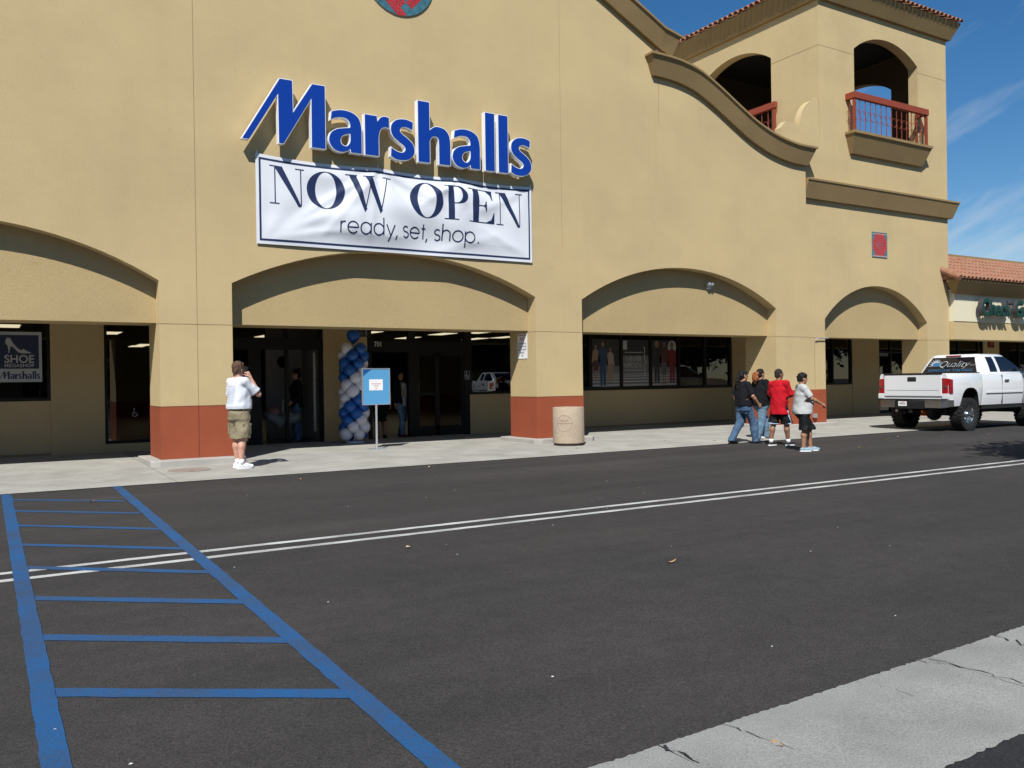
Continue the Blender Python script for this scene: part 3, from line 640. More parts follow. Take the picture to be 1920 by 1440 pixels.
for I in range(-4, 5):
    for J in range(-4, 5):
        tiles = []
        x0, y0 = I*2*cell-cell, J*2*cell-cell
        isred = (I+J) % 2 == 0 or (I % 3 == 0 and max(abs(I), abs(J)) < 4)
        if max(abs(I), abs(J)) >= 4: isred = False
        if isred:
            for a in (0, 1):
                for b in (0, 1): tiles.append(([(x0+a*cell+gp/2, y0+b*cell+gp/2), (x0+(a+1)*cell-gp/2, y0+b*cell+gp/2), (x0+(a+1)*cell-gp/2, y0+(b+1)*cell-gp/2), (x0+a*cell+gp/2, y0+(b+1)*cell-gp/2)], 'tile_red'))
        else: tiles.append(([(x0+gp/2, y0+gp/2), (x0+2*cell-gp/2, y0+gp/2), (x0+2*cell-gp/2, y0+2*cell-gp/2), (x0+gp/2, y0+2*cell-gp/2)], 'tile_teal'))
        for poly, m_ in tiles:
            q = clip_disc([rot(p) for p in poly], MR-0.004)
            if len(q) >= 3: MB().prism([(mc[0]+p[0], mc[1]+p[1]) for p in q], 'y', -0.028, -0.02).build('tile', m_, md)

# ================================================================ neighbouring shop
sh = wthing('shop_building', (35, 1, 0), 'low neighbouring shop with cream sign band and red tile roof', 'building')
SY = 0.0; SX0 = 25.42
box('fascia', SX0, 60, SY, SY+0.7, 2.47, 3.03, 'stucco', sh)
box('sign_band', SX0, 60, SY-0.02, SY+0.68, 3.031, 3.98, 'cream_band', sh)
cornice('eave', [(SX0, 3.88), (40, 3.88), (60, 3.88)], [(0.0, -0.004), (0.10, -0.004), (0.36, 0.34), (0.36, 0.40), (-0.1, 0.42)], 'trim', sh, SY-0.025)
rz0, rz1, ry0, ry1 = 4.30, 5.36, SY-0.42, SY+1.75
pts = [(SX0-0.35, ry0, rz0), (60, ry0, rz0), (60, ry1, rz1), (SX0-0.35, ry1, rz1), (SX0-0.35, ry1, rz0), (60, ry1, rz0)]
MB().add(pts, [(0, 1, 2, 3), (0, 3, 4), (1, 5, 2), (0, 4, 5, 1), (3, 2, 5, 4)]).build('roof', 'tile_roof', sh)
pit2 = math.atan2(rz1-rz0, ry1-ry0); Ls = math.hypot(rz1-rz0, ry1-ry0)
cs, t2 = MB(), MB()
for r_ in range(6):
    for i in range(70):
        x = SX0-0.30+i*0.205+0.1; y = ry0-0.04+r_*(ry1-ry0)/6.0
        if x > 40: continue
        z = rz0+(y-ry0)*math.tan(pit2)+0.015
        M4 = Matrix.Translation((x, y, z)) @ Matrix.Rotation(pit2+random.uniform(-0.015, 0.015)-0.02, 4, 'X') @ Matrix.Scale(0.95, 4)
        if r_ == 0 and i < 40:
            o = bpy.data.objects.new('roof_tile', random.choice((tile_me, tile_me2))); COL.objects.link(o); o.parent = sh; o.matrix_parent_inverse = Matrix.Translation(-sh.location); o.matrix_basis = M4
        else: (cs if random.random() < 0.55 else t2).add([M4 @ Vector(p) for p in tv], tf)
tag(cs.build('tile_courses', 'tile_roof', sh, fix=False), kind='stuff'); tag(t2.build('tile_courses', 'tile_roof_pale', sh, fix=False), kind='stuff')
box('ridge_cap', SX0-0.2, 60, ry1-0.02, ry1+0.25, rz0, rz1+0.13, 'trim', sh)
MB().tube([(SX0-0.36, ry0-0.02, rz0+0.0), (SX0-0.36, ry1, rz1+0.03)], 0.10, 10).build('verge_tile', 'tile_roof', sh)
box('shop_wall', 29.62, 32.9, YW, YW+0.2, 0, 0.6, 'stucco', sh); box('shop_wall', 32.9, 34.0, YW-0.01, YW+0.2, 0, 2.98, 'stucco', sh)
box('shop_wall', 34.0, 60, YW, YW+0.2, 0, 0.3, 'stucco', sh); box('shop_ceiling', 30, 60, 0.7, YW, 2.98, 3.04, 'soffit', sh)
for a, b, z0, mm_ in ((29.62, 32.9, 0.6, (31.3, 32.6)), (34.0, 44.0, 0.3, (35.5, 36.2, 38, 40, 42))):
    fr = MB(); xs = [a]+list(mm_)+[b]; fr.box(a, b, YW+0.01, YW+0.1, 2.9, 2.98); fr.box(a, b, YW+0.01, YW+0.1, z0, z0+0.08)
    for x in xs: fr.box(x-0.04, x+0.04, YW+0.012, YW+0.098, z0+0.08, 2.9)
    o = fr.build('window', 'dark_bronze', sh)
    for p, q in zip(xs[:-1], xs[1:]): pydata('pane', [(p+0.04, YW+0.05, z0+0.05), (q-0.04, YW+0.05, z0+0.05), (q-0.04, YW+0.05, 2.93), (p+0.04, YW+0.05, 2.93)], [(0, 1, 2, 3)], 'glass_dark', o)
box('interior', 29.6, 60, 8.0, 8.1, 0, 3.1, 'interior_dark', sh); box('shop_floor', 29.6, 60, YW+0.2, 8.0, 0.0, 0.06, 'interior_floor', sh); box('shop_roof', 29.6, 60, YW+0.2, 8.1, 3.05, 3.15, 'interior_dark', sh)
box('shop_pillar', 38.5, 39.4, 0.05, 0.95, 0.0, 2.47, 'stucco', sh)
wn = wthing('wall_notice', (33.4, YW-0.02, 2.4), 'small red notice on the tan pier of the neighbouring shop', 'notice'); box('board', 33.18, 33.62, YW-0.03, YW-0.011, 2.41, 2.66, 'red_joint', wn); box('print', 33.32, 33.56, YW-0.033, YW-0.03, 2.52, 2.63, 'red_paint', wn)

# ================================================================ lettering outlines (unit boxes: x 0..1, y 0..1)
def sm(pts, k=5):
    """closed outline; points given as (x,y) are smooth, (x,y,1) are corners"""
    n = len(pts); cs = [i for i, p in enumerate(pts) if len(p) == 3]
    if not cs: return [(p[0], p[1]) for p in catmull([p[:2] for p in pts], k, True)]
    out = []
    for a in range(len(cs)):
        i, j = cs[a], cs[(a+1) % len(cs)]
        seg = [pts[q % n][:2] for q in range(i, (j if j > i else j+n)+1)]
        out += [(p[0], p[1]) for p in (catmull(seg, k) if len(seg) > 2 else seg)][:-1]
    return out
GL = {}
GL['a'] = [sm([(.06, .735, 1), (.09, .93, 1), (.28, .985), (.50, 1.0), (.73, .955), (.89, .84), (.955, .64), (.96, .40, 1), (.96, 0, 1), (.63, 0, 1), (.615, .085, 1), (.50, .012), (.34, -.015), (.15, .03), (.03, .15), (.01, .285), (.08, .43), (.24, .525), (.44, .57), (.62, .60, 1), (.615, .69), (.55, .785), (.42, .82), (.24, .80)]),
           sm([(.62, .455, 1), (.62, .27), (.55, .165), (.46, .14), (.37, .185), (.345, .285), (.40, .375), (.50, .425)])]
GL['r'] = [sm([(0, 0, 1), (0, .985, 1), (.50, .985, 1), (.52, .86, 1), (.64, .955), (.80, 1.0), (1.0, .985, 1), (1.0, .72, 1), (.82, .735), (.66, .67), (.58, .52), (.565, .3, 1), (.565, 0, 1)])]
GL['s'] = [sm([(.04, .275, 1), (.02, .055, 1), (.22, -.005), (.48, -.015), (.76, .03), (.95, .15), (.99, .29), (.92, .42), (.72, .54), (.50, .63), (.405, .71), (.46, .785), (.60, .815), (.78, .795), (.91, .755, 1), (.94, .955, 1), (.75, .995), (.54, 1.005), (.27, .965), (.08, .85), (.03, .70), (.10, .56), (.30, .45), (.52, .36), (.61, .275), (.55, .20), (.42, .175), (.22, .205)])]
GL['h'] = [sm([(0, 0, 1), (0, 1, 1), (.36, 1, 1), (.36, .545, 1), (.50, .605), (.66, .615), (.84, .585), (.96, .50), (1.0, .38), (1.0, .2, 1), (1.0, 0, 1), (.64, 0, 1), (.64, .33, 1), (.62, .415), (.54, .45), (.44, .435), (.36, .37, 1), (.36, 0, 1)])]
GL['l'] = [[(0, 0), (0, 1), (1, 1), (1, 0)]]
MP = [[3.859, 5.695], [4.536, 6.849], [4.766, 6.851], [4.775, 6.283], [5.132, 6.849], [5.375, 6.851], [5.375, 5.692], [5.108, 5.692], [5.113, 6.575], [4.596, 5.692], [4.507, 5.692], [4.503, 6.565], [3.984, 5.695]]
WORD = [('M', None), ('a', (5.432, 6.106, 5.692, 6.462)), ('r', (6.141, 6.639, 5.692, 6.465)), ('s', (6.654, 7.173, 5.685, 6.468)), ('h', (7.244, 7.951, 5.692, 6.885)), ('a', (7.989, 8.654, 5.692, 6.462)),
        ('l', (8.751, 8.975, 5.692, 6.878)), ('l', (9.064, 9.295, 5.692, 6.878)), ('s', (9.351, 9.873, 5.685, 6.468))]
def glyph(ch, bx):
    if ch == 'M': return [[tuple(p) for p in MP]]
    return [[(bx[0]+x*(bx[1]-bx[0]), bx[2]+y*(bx[3]-bx[2])) for x, y in lp] for lp in GL[ch]]
sg = wthing('store_sign', (6.9, 0, 5.69), 'row of big raised blue letters with white edges above the entrance banner', 'sign')
for ch, bx in WORD:
    lp = glyph(ch, bx)
    o = wallmesh('letter', lp, -0.235, -0.115, 'sign_white', sg, offset=0.008)
    wallmesh('letter_face', lp, -0.241, -0.2352, 'sign_blue', o, offset=-0.005)
    xs = [p[0] for l in lp for p in l]; xm = (min(xs)+max(xs))/2
    for dx in (-0.10, 0.10):
        xx = xm+dx*(max(xs)-min(xs))
        if ch == 'M': xx = 4.56 if dx < 0 else 5.24
        if ch in 'ahr': xx = xm-0.33*(max(xs)-min(xs)) if ch != 'a' else xm+0.32*(max(xs)-min(xs))
        MB().tube([(xx, -0.12, 5.78), (xx, 0.01, 5.78)], 0.018, 6).build('standoff', 'sign_white', o)

# ---------------------------------------------------------------- banner
BX0, BX1, BZ0, BZ1 = 4.14, 9.985, 3.905, 5.52
bn = wthing('banner', (7.06, 0, 3.905), 'wrinkled white vinyl banner with navy border hung under the blue letters', 'banner')
def sag(x, z):
    """outward bulge of the cloth: folds radiating from the tie points, slack in the middle"""
    u = (x-BX0)/(BX1-BX0); w = (z-BZ0)/(BZ1-BZ0)
    e = min(1, 6*u, 6*(1-u))*min(1, 4*w+0.25, 5*(1-w)+0.15)
    d = 0.0
    for (ax, az, amp) in ((0.40, 1.03, 0.020), (0.70, 1.03, 0.013), (0.02, 0.02, 0.016), (0.99, 1.0, 0.010), (0.0, 1.0, 0.010), (1.0, 0.0, 0.014)):
        dx, dz = (u-ax)*3.6, w-az; rr = math.hypot(dx, dz); th = math.atan2(dz, dx)
        d += amp*math.sin(7*th+ax*9)*math.exp(-rr/0.75)*min(1, rr*3.2)
    d += 0.012*math.sin(3.1*u*6+2.2*w)+0.010*math.sin(9.5*u-5.0*w)*(1-w)+0.006*math.sin(2.1*w*6+14*u)
    d += 0.05*math.exp(-((u-0.52)/0.4)**2)*math.sin(math.pi*min(1, max(0, w)))
    for (ua, wa, ub, wb, am, wd) in ((0.40, 1.0, 0.10, 0.25, 0.016, 0.05), (0.40, 1.0, 0.22, 0.20, 0.014, 0.05), (0.40, 1.0, 0.36, 0.15, 0.010, 0.05), (0.41, 1.0, 0.52, 0.35, 0.014, 0.05), (0.41, 1.0, 0.66, 0.60, 0.014, 0.06), (0.70, 1.0, 0.55, 0.62, 0.013, 0.05), (0.70, 1.0, 0.82, 0.55, 0.010, 0.05), (0.02, 0.05, 0.24, 0.42, 0.018, 0.06), (0.02, 0.05, 0.30, 0.24, 0.014, 0.05), (0.98, 0.95, 0.74, 0.55, 0.012, 0.06), (0.62, 0.05, 0.84, 0.30, 0.010, 0.06), (0.98, 0.06, 0.80, 0.38, 0.012, 0.05)):
        px, pz, qx, qz = ua*3.6, wa, ub*3.6, wb; L2 = (qx-px)**2+(qz-pz)**2; t = ((u*3.6-px)*(qx-px)+(w-pz)*(qz-pz))/L2; tc_ = min(1.15, max(0, t)); dd = math.hypot(u*3.6-px-tc_*(qx-px), w-pz-tc_*(qz-pz))
        d += am*math.exp(-(dd/wd)**2)*max(0, 1-tc_/1.15)**0.6*min(1, 0.25+tc_*4)
    d += 0.018*math.exp(-((w-0.20-0.75*(u-0.02))/0.10)**2)*math.exp(-u/0.25)
    return 0.03+max(-0.025, 2.0*e*d+0.006)
def bz(x, z):                                            # scalloped top hem between the ties
    u = (x-BX0)/(BX1-BX0); w = (z-BZ0)/(BZ1-BZ0)
    dip = 0.0
    for a, b in ((0, 0.40), (0.40, 0.70), (0.70, 1.0)):
        if a <= u <= b: t = (u-a)/(b-a); dip = 0.05*4*t*(1-t)*(b-a)/0.4
    return z-dip*max(0, w)**2
def drape(me, off):
    for v in me.vertices:
        x, z = v.co.x, v.co.y; v.co = (x, -(sag(x, z)+off), bz(x, z))
    me.update(); return me
NX, NZ = 220, 64
v = []; f = []
for sd_ in (0, 1):
    for i in range(NX+1):
        for j in range(NZ+1):
            x = BX0+(BX1-BX0)*i/NX; z = BZ0+(BZ1-BZ0)*j/NZ; v.append((x, -sag(x, z)+(0.002 if sd_ else 0), bz(x, z)))
for i in range(NX):
    for j in range(NZ): q = i*(NZ+1)+j; f.append((q, q+NZ+1, q+NZ+2, q+1))
pydata('cloth', v, f, 'banner_white', bn, smooth=True)
def cut(me, mx_):
    bm = bmesh.new(); bm.from_mesh(me); bmesh.ops.triangulate(bm, faces=bm.faces)
    for _ in range(7):
        ed = [e for e in bm.edges if e.calc_length() > mx_]
        if not ed: break
        bmesh.ops.subdivide_edges(bm, edges=ed, cuts=1); bmesh.ops.triangulate(bm, faces=bm.faces)
    bm.to_mesh(me); bm.free(); return me
def on_banner(name, loops): return link(name, drape(cut(curvefill(name, loops), 0.07), 0.0045), 'navy', bn)
b0, b1, b2, b3 = BX0+0.055, BX1-0.055, BZ0+0.06, BZ1-0.06; bw = 0.035
on_banner('border', [[(b0, b2), (b1, b2), (b1, b3), (b0, b3)], [(b0+bw, b2+bw), (b1-bw, b2+bw), (b1-bw, b3-bw), (b0+bw, b3-bw)]])
def rect(x0, x1, z0, z1): return [(x0, z0), (x1, z0), (x1, z1), (x0, z1)]
def ell(cx, cz, rx, rz, n=40, a0=0, a1=360): return [(cx+rx*math.cos(R(a0+(a1-a0)*i/n)), cz+rz*math.sin(R(a0+(a1-a0)*i/n))) for i in range(n if a1-a0 == 360 else n+1)]
# didone capitals as lists of outlines (some overlap: each part is filled on its own)
def did(ch, x0, x1, z0, z1):
    w, h = x1-x0, z1-z0; hr = 0.014*h/0.70+0.006; P = []
    def X(t): return x0+w*t
    def Zz(t): return z0+h*t
    if ch == 'N':
        P = [[(X(.12), Zz(1)), (X(.36), Zz(1)), (X(.90), Zz(.0)), (X(.90), Zz(-.03)), (X(.82), Zz(-.03))], rect(X(.135), X(.135)+hr, Zz(0), Zz(.97)), rect(X(0), X(.27), Zz(0), Zz(0)+hr), rect(X(0), X(.2), Zz(1)-hr, Zz(1)), rect(X(.885), X(.885)+hr, Zz(0), Zz(1)), rect(X(.74), X(1), Zz(1)-hr, Zz(1))]
        return [[p] for p in P]
    if ch == 'O': return [[ell(X(.5), Zz(.5), w*.5, h*.515), ell(X(.5), Zz(.5), w*.275, h*.495)]]
    if ch == 'W':
        q = [[(X(.08), Zz(1)), (X(.235), Zz(1)), (X(.43), Zz(.06)), (X(.375), Zz(-.02))], [(X(.42), Zz(1)), (X(.575), Zz(1)), (X(.77), Zz(.06)), (X(.715), Zz(-.02))], [(X(.375), Zz(-.02)), (X(.395), Zz(-.02)), (X(.535), Zz(.80)), (X(.515), Zz(.80))], [(X(.715), Zz(-.02)), (X(.735), Zz(-.02)), (X(.915), Zz(1)), (X(.895), Zz(1))],
             rect(X(0), X(.26), Zz(1)-hr, Zz(1)), rect(X(.38), X(.62), Zz(1)-hr, Zz(1)), rect(X(.81), X(1), Zz(1)-hr, Zz(1))]
        return [[p] for p in q]
    if ch == 'P':
        bowl = [(X(.4), Zz(1))]+ell(X(.52), Zz(.735), w*.48, h*.265, 24, 90, -90)+[(X(.4), Zz(.47))]
        inn = [(X(.4), Zz(1)-hr)]+ell(X(.50), Zz(.735), w*.24, h*.265-hr, 24, 90, -90)+[(X(.4), Zz(.47)+hr)]
        return [[rect(X(.16), X(.405), 0*z0+Zz(0), Zz(1))], [bowl, inn], [rect(X(0), X(.58), Zz(0), Zz(0)+hr)], [rect(X(0), X(.42), Zz(1)-hr, Zz(1))]]
    if ch == 'E':
        return [[rect(X(.15), X(.385), Zz(0), Zz(1))], [rect(X(0), X(.90), Zz(1)-hr, Zz(1))], [rect(X(0), X(.95), Zz(0), Zz(0)+hr)], [rect(X(.38), X(.66), Zz(.505)-hr/2, Zz(.505)+hr/2)], [[(X(.93), Zz(1)), (X(.93), Zz(.70)), (X(.90), Zz(.70)), (X(.84), Zz(.86)), (X(.68), Zz(1)-hr)]], [[(X(1), Zz(.33)), (X(1), Zz(0)), (X(.68), Zz(0)+hr), (X(.88), Zz(.12)), (X(.97), Zz(.33))]], [[(X(.68), Zz(.66)), (X(.68), Zz(.34)), (X(.655), Zz(.34)), (X(.60), Zz(.47)), (X(.50), Zz(.505)), (X(.60), Zz(.54)), (X(.655), Zz(.66))]]]
    if ch == 'G':
        a = ell(X(.5), Zz(.5), w*.5, h*.515, 40, 50, 360); b_ = ell(X(.52), Zz(.5), w*.26, h*.495, 40, 50, 360)
        return [[a+b_[::-1]], [rect(X(.72), X(.94), Zz(.03), Zz(.42))], [rect(X(.6), X(1.05), Zz(.42)-hr, Zz(.42))]]
    if ch == 'R':
        bowl = [(X(.4), Zz(1))]+ell(X(.5), Zz(.75), w*.42, h*.25, 20, 90, -90)+[(X(.4), Zz(.5))]; inn = [(X(.4), Zz(1)-hr)]+ell(X(.48), Zz(.75), w*.2, h*.25-hr, 20, 90, -90)+[(X(.4), Zz(.5)+hr)]
        return [[rect(X(.14), X(.40), Zz(0), Zz(1))], [bowl, inn], [rect(X(0), X(.5), Zz(0), Zz(0)+hr)], [[(X(.45), Zz(.5)), (X(.68), Zz(.5)), (X(1.0), Zz(0)), (X(.74), Zz(0))]]]
    if ch == 'A': return [[[(X(.38), Zz(1)), (X(.58), Zz(1)), (X(.95), Zz(0)), (X(.68), Zz(0))]], [[(X(.10), Zz(0)), (X(.15), Zz(0)), (X(.50), Zz(.92)), (X(.46), Zz(1))]], [rect(X(.26), X(.72), Zz(.32), Zz(.32)+hr)], [rect(X(0), X(.28), Zz(0), Zz(0)+hr)], [rect(X(.6), X(1), Zz(0), Zz(0)+hr)]]
    if ch == 'D':
        a = [(X(.3), Zz(1))]+ell(X(.42), Zz(.5), w*.56, h*.5, 24, 90, -90)+[(X(.3), Zz(0))]; b_ = [(X(.3), Zz(1)-hr)]+ell(X(.42), Zz(.5), w*.31, h*.5-hr, 24, 90, -90)+[(X(.3), Zz(0)+hr)]
        return [[rect(X(.13), X(.38), Zz(0), Zz(1))], [a, b_]]
    if ch == 'I': return [[rect(X(.30), X(.70), Zz(0), Zz(1))], [rect(X(0), X(1), Zz(0), Zz(0)+hr)], [rect(X(0), X(1), Zz(1)-hr, Zz(1))]]
def joinme(name, mes):
    bm = bmesh.new()
    for m_ in mes: bm.from_mesh(m_)
    out = bpy.data.meshes.new(name); bm.to_mesh(out); bm.free(); return out
for ch, x0, x1 in (('N', 4.385, 5.02), ('O', 5.068, 5.785), ('W', 5.80, 6.74), ('O', 7.12, 7.825), ('P', 7.855, 8.405), ('E', 8.42, 9.04), ('N', 9.095, 9.735)):
    me = joinme('letter', [curvefill('l', lp) for lp in did(ch, x0, x1, 4.648, 5.352)])
    link('letter', drape(cut(me, 0.06), 0.0045), 'navy', bn)
# light round sans, drawn as strokes
def stroke(pts, wd):
    pts = [Vector(p) for p in pts]; L, Rr = [], []
    for i, p in enumerate(pts):
        d = (pts[min(i+1, len(pts)-1)]-pts[max(i-1, 0)]).normalized(); n_ = Vector((-d.y, d.x)); L.append(tuple(p+n_*wd/2)); Rr.append(tuple(p-n_*wd/2))
    return L+Rr[::-1]
def arc(cx, cz, r, a0, a1, n=18): return [(cx+r*math.cos(R(a0+(a1-a0)*i/n)), cz+r*math.sin(R(a0+(a1-a0)*i/n))) for i in range(n+1)]
XH = 0.215; r_ = XH/2
def lite(ch, x):
    """returns strokes and advance, x-height XH, baseline 0"""
    if ch == 'r': return [[(x, 0), (x, XH)], arc(x+0.075, XH-0.085, 0.078, 178, 75, 8)], 0.14
    if ch == 'e': return [arc(x+r_, r_, r_, 0, 322, 30), [(x, r_), (x+2*r_, r_)]], 2*r_+0.055
    if ch in 'adop':
        s_ = [arc(x+r_, r_, r_, 0, 360, 34)]
        if ch == 'a': s_.append([(x+2*r_, 0), (x+2*r_, XH)])
        if ch == 'd': s_.append([(x+2*r_, 0), (x+2*r_, 0.335)])
        if ch == 'p': s_.append([(x, -0.105), (x, XH)])
        return s_, 2*r_+(0.065 if ch != 'o' else 0.05)
    if ch == 'y': return [[(x, XH), (x+0.09, 0)], [(x+0.18, XH), (x+0.045, -0.105)]], 0.21
    if ch == 's': return [arc(x+0.06, 0.162, 0.052, 35, 250, 12)+arc(x+0.066, 0.055, 0.056, 80, -150, 12)], 0.165
    if ch == 't': return [[(x+0.035, 0), (x+0.035, 0.29)], [(x-0.01, XH-0.01), (x+0.085, XH-0.01)]], 0.105
    if ch == 'h': return [[(x, 0), (x, 0.335)], arc(x+0.08, XH-0.082, 0.08, 180, 0, 14)+[(x+0.16, 0)]], 0.215
    if ch == ',': return [[(x+0.025, 0.02), (x-0.005, -0.06)]], 0.05
    if ch == '.': return [[(x, 0.013), (x+0.028, 0.013)]], 0.06
for wd, x0, x1 in (('ready,', 5.685, 6.80), ('set,', 6.95, 7.475), ('shop.', 7.655, 8.625)):
    x = 0; items = []
    for ch in wd:
        s_, adv = lite(ch, x); items.append((ch, s_)); x += adv
    sc = (x1-x0)/(x-0.05)
    for ch, s_ in items:
        mes = [curvefill('l', [[(x0+p[0]*sc, 4.215+p[1]*1.0) for p in stroke(st_, 0.026 if ch != '.' else 0.03)]]) for st_ in s_]
        link('letter', drape(cut(joinme('letter', mes), 0.06), 0.0045), 'navy', bn)
for x in (4.16, 6.48, 8.23, 9.965):                     # ties
    zt = BZ1-0.01; MB().tube([(x, -0.03, zt-0.02), (x+0.01, -0.03, zt+0.05), (x+0.01, 0.0, zt+0.06)], 0.008, 5).build('tie', 'white', bn)
for x in (4.16, 9.965): MB().tube([(x, -0.03, BZ0+0.02), (x, 0.0, BZ0-0.02)], 0.008, 5).build('tie', 'white', bn)

# ---------------------------------------------------------------- neighbour shop sign
mat('sign_green', (0.004, 0.045, 0.028), 0.4); mat('sign_return', (0.06, 0.05, 0.06), 0.5)
ss = wthing('shop_sign', (28, SY, 3.1), 'raised dark green letters on the cream band of the neighbouring shop', 'sign')
def raised(body, x0, x1, z0, z1):
    me = fitmesh(textmesh(body, 1, 0, offset=0.035), x0, x1, z0, z1)
    o = link('letter', standing(me, -0.30), 'sign_green', ss)
    a = fitmesh(textmesh(body, 1, 0.06, offset=0.028), x0+0.004, x1-0.004, z0+0.004, z1-0.004)
    for v_ in a.vertices: v_.co.z = -0.08 if v_.co.z < 0 else 0.08
    link('letter_return', standing(a, -0.215), 'sign_return', o)
xx = 26.45
for ch, w_, z0, z1 in (('C', 0.42, 3.20, 3.76), ('h', 0.29, 3.22, 3.72), ('e', 0.26, 3.22, 3.56), ('c', 0.24, 3.22, 3.56), ('k', 0.30, 3.22, 3.72)): raised(ch, xx, xx+w_, z0, z1); xx += w_+0.035
raised("'", xx+0.02, xx+0.09, 3.58, 3.72)
xx += 0.22
for ch, w_, z0, z1 in (('G', 0.46, 3.20, 3.76), ('o', 0.32, 3.22, 3.58)): raised(ch, xx, xx+w_, z0, z1); xx += w_+0.04

# ================================================================ props on the walk
# ---- concrete litter bin
mat('bin_concrete', (0.41, 0.325, 0.240), 0.9, col2=(0.34, 0.265, 0.195), vs=3.0, grain=0.28, gs=70, bump=0.5, bs=75, spec=0.2)
mat('bin_groove', (0.31, 0.22, 0.165), 0.95); mat('dark_rubber', (0.035, 0.022, 0.018), 0.8)
BC = (10.33, -0.80, wz(-0.8)); 
tb = thing('litter_bin', BC, 'round pinkish exposed-aggregate concrete litter bin in front of the middle pillar', 'bin')
MB().lathe([(0.29, 0.0), (0.31, 0.015), (0.31, 0.05), (0.29, 0.055)], n=36).build('foot_ring', 'dark_rubber', tb, smooth=False)
bb = MB().lathe([(0.315, 0.05), (0.327, 0.06), (0.327, 0.78), (0.318, 0.795), (0.25, 0.80), (0.245, 0.77), (0.245, 0.5), (0.0, 0.5)], n=64).build('body', 'bin_concrete', tb, angle=35)
def on_cyl(loops_pts, r, ang0):      # polyline strokes wrapped round the bin
    m_ = MB()
    for pts in loops_pts: m_.tube([(r*math.cos(ang0+p[0]/r), r*math.sin(ang0+p[0]/r), p[1]) for p in pts], 0.0055, 5)
    return m_
va = math.atan2(-15.48-BC[1], 0-BC[0])-0.28          # faces the lot
seal = [arc(0, 0.47, 0.165, 0, 360, 40), [(-0.162+0.0162*i, 0.468) for i in range(21)]]
on_cyl(seal, 0.327, va).build('embossed_ring', 'bin_groove', tb)
tm_ = MB()
for k, x in enumerate((-0.095, -0.055, -0.012, 0.03, 0.078)):
    tm_.add(on_cyl([arc(x, 0.515, 0.020, 0, 300 if k % 2 else 220, 10)], 0.327, va).v, on_cyl([arc(x, 0.515, 0.020, 0, 300 if k % 2 else 220, 10)], 0.327, va).f)
tm_.build('embossed_lettering', 'bin_groove', tb)
# ---- blue notice on a stand
mat('notice_blue', (0.095, 0.31, 0.54), 0.35); mat('notice_blue_dark', (0.012, 0.085, 0.25), 0.35); mat('alu', (0.55, 0.56, 0.58), 0.35, metal=0.6); mat('paper', (0.78, 0.77, 0.76), 0.8); mat('print_red', (0.50, 0.10, 0.07), 0.8)
nb = thing('notice_stand', (6.66, 0.66, wz(0.66)), 'blue notice board on a slim metal stand in front of the balloons', 'sign stand', rz=0.06)
z0 = -wz(0.66)
MB().box(-0.30, 0.30, -0.012, 0.012, 0.955+z0, 1.665+z0).build('panel', 'notice_blue', nb)
fr = MB(); t_ = 0.016
for a in ((-0.305, 0.305, 0.945, 0.945+t_), (-0.305, 0.305, 1.66, 1.66+t_), (-0.305, -0.305+t_, 0.945+t_, 1.66), (0.305-t_, 0.305, 0.945+t_, 1.66)): fr.box(a[0], a[1], -0.018, 0.018, a[2]+z0, a[3]+z0)
fr.build('frame', 'alu', nb)
pydata('corner_print', [(-0.289, -0.0135, 1.655+z0), (-0.289, -0.0135, 1.52+z0), (-0.10, -0.0135, 1.655+z0)], [(0, 1, 2)], 'notice_blue_dark', nb)
pp = MB().box(-0.155, 0.145, -0.015, -0.012, 1.235+z0, 1.455+z0).build('paper', 'paper', nb)
for z, a, b in ((1.365, -0.10, 0.095), (1.325, -0.05, 0.05), (1.275, -0.025, 0.02)): MB().box(a, b, -0.0158, -0.015, z-0.006+z0, z+0.006+z0).build('print_line', 'print_red', pp)
MB().tube([(0, 0, 0.03), (0, 0, 0.95+z0)], 0.022, 10).build('post', 'alu', nb); MB().box(-0.17, 0.17, -0.12, 0.12, 0.0, 0.03).build('foot', 'alu', nb, bevel=0.006)
# ---- balloon column
mat('balloon_blue', (0.012, 0.105, 0.40), 0.28, spec=0.5, sheen=0.0); mat('balloon_white', (0.72, 0.71, 0.76), 0.3, spec=0.5)
for n_ in ('balloon_blue', 'balloon_white'):
    b_ = MT[n_].node_tree.nodes['Principled BSDF']; b_.inputs['Subsurface Weight'].default_value = 0.15; b_.inputs['Subsurface Radius'].default_value = (0.05, 0.05, 0.05)
bcx, bcy = 6.93, 2.60; bcz = wz(bcy)
bc = thing('balloon_column', (bcx, bcy, bcz), 'twisted column of blue and white balloons beside the entrance', 'balloons')
MB().lathe([(0.20, 0), (0.21, 0.02), (0.19, 0.045), (0.03, 0.055)], n=28).build('base', 'balloon_white', bc, angle=40)
MB().tube([(0, 0, 0.04), (0, 0, 2.33)], 0.012, 6).build('pole', 'white', bc)
def balloon(dirv, c, r, m_):
    """pear shape, knot towards the pole"""
    prof = [(0.001, -1.30), (0.10, -1.32), (0.07, -1.20), (0.16, -1.10), (0.45, -0.86), (0.74, -0.58), (0.93, -0.22), (1.0, 0.10), (0.95, 0.45), (0.76, 0.76), (0.46, 0.97), (0.2, 1.04), (0.001, 1.055)]
    o = MB().lathe([(a*r, b*r) for a, b in prof], n=20, cap=False).build('balloon', m_, bc, smooth=True)
    o.rotation_euler = Vector(dirv).to_track_quat('Z', 'Y').to_euler(); o.location = c
bpat = 'BWWB'
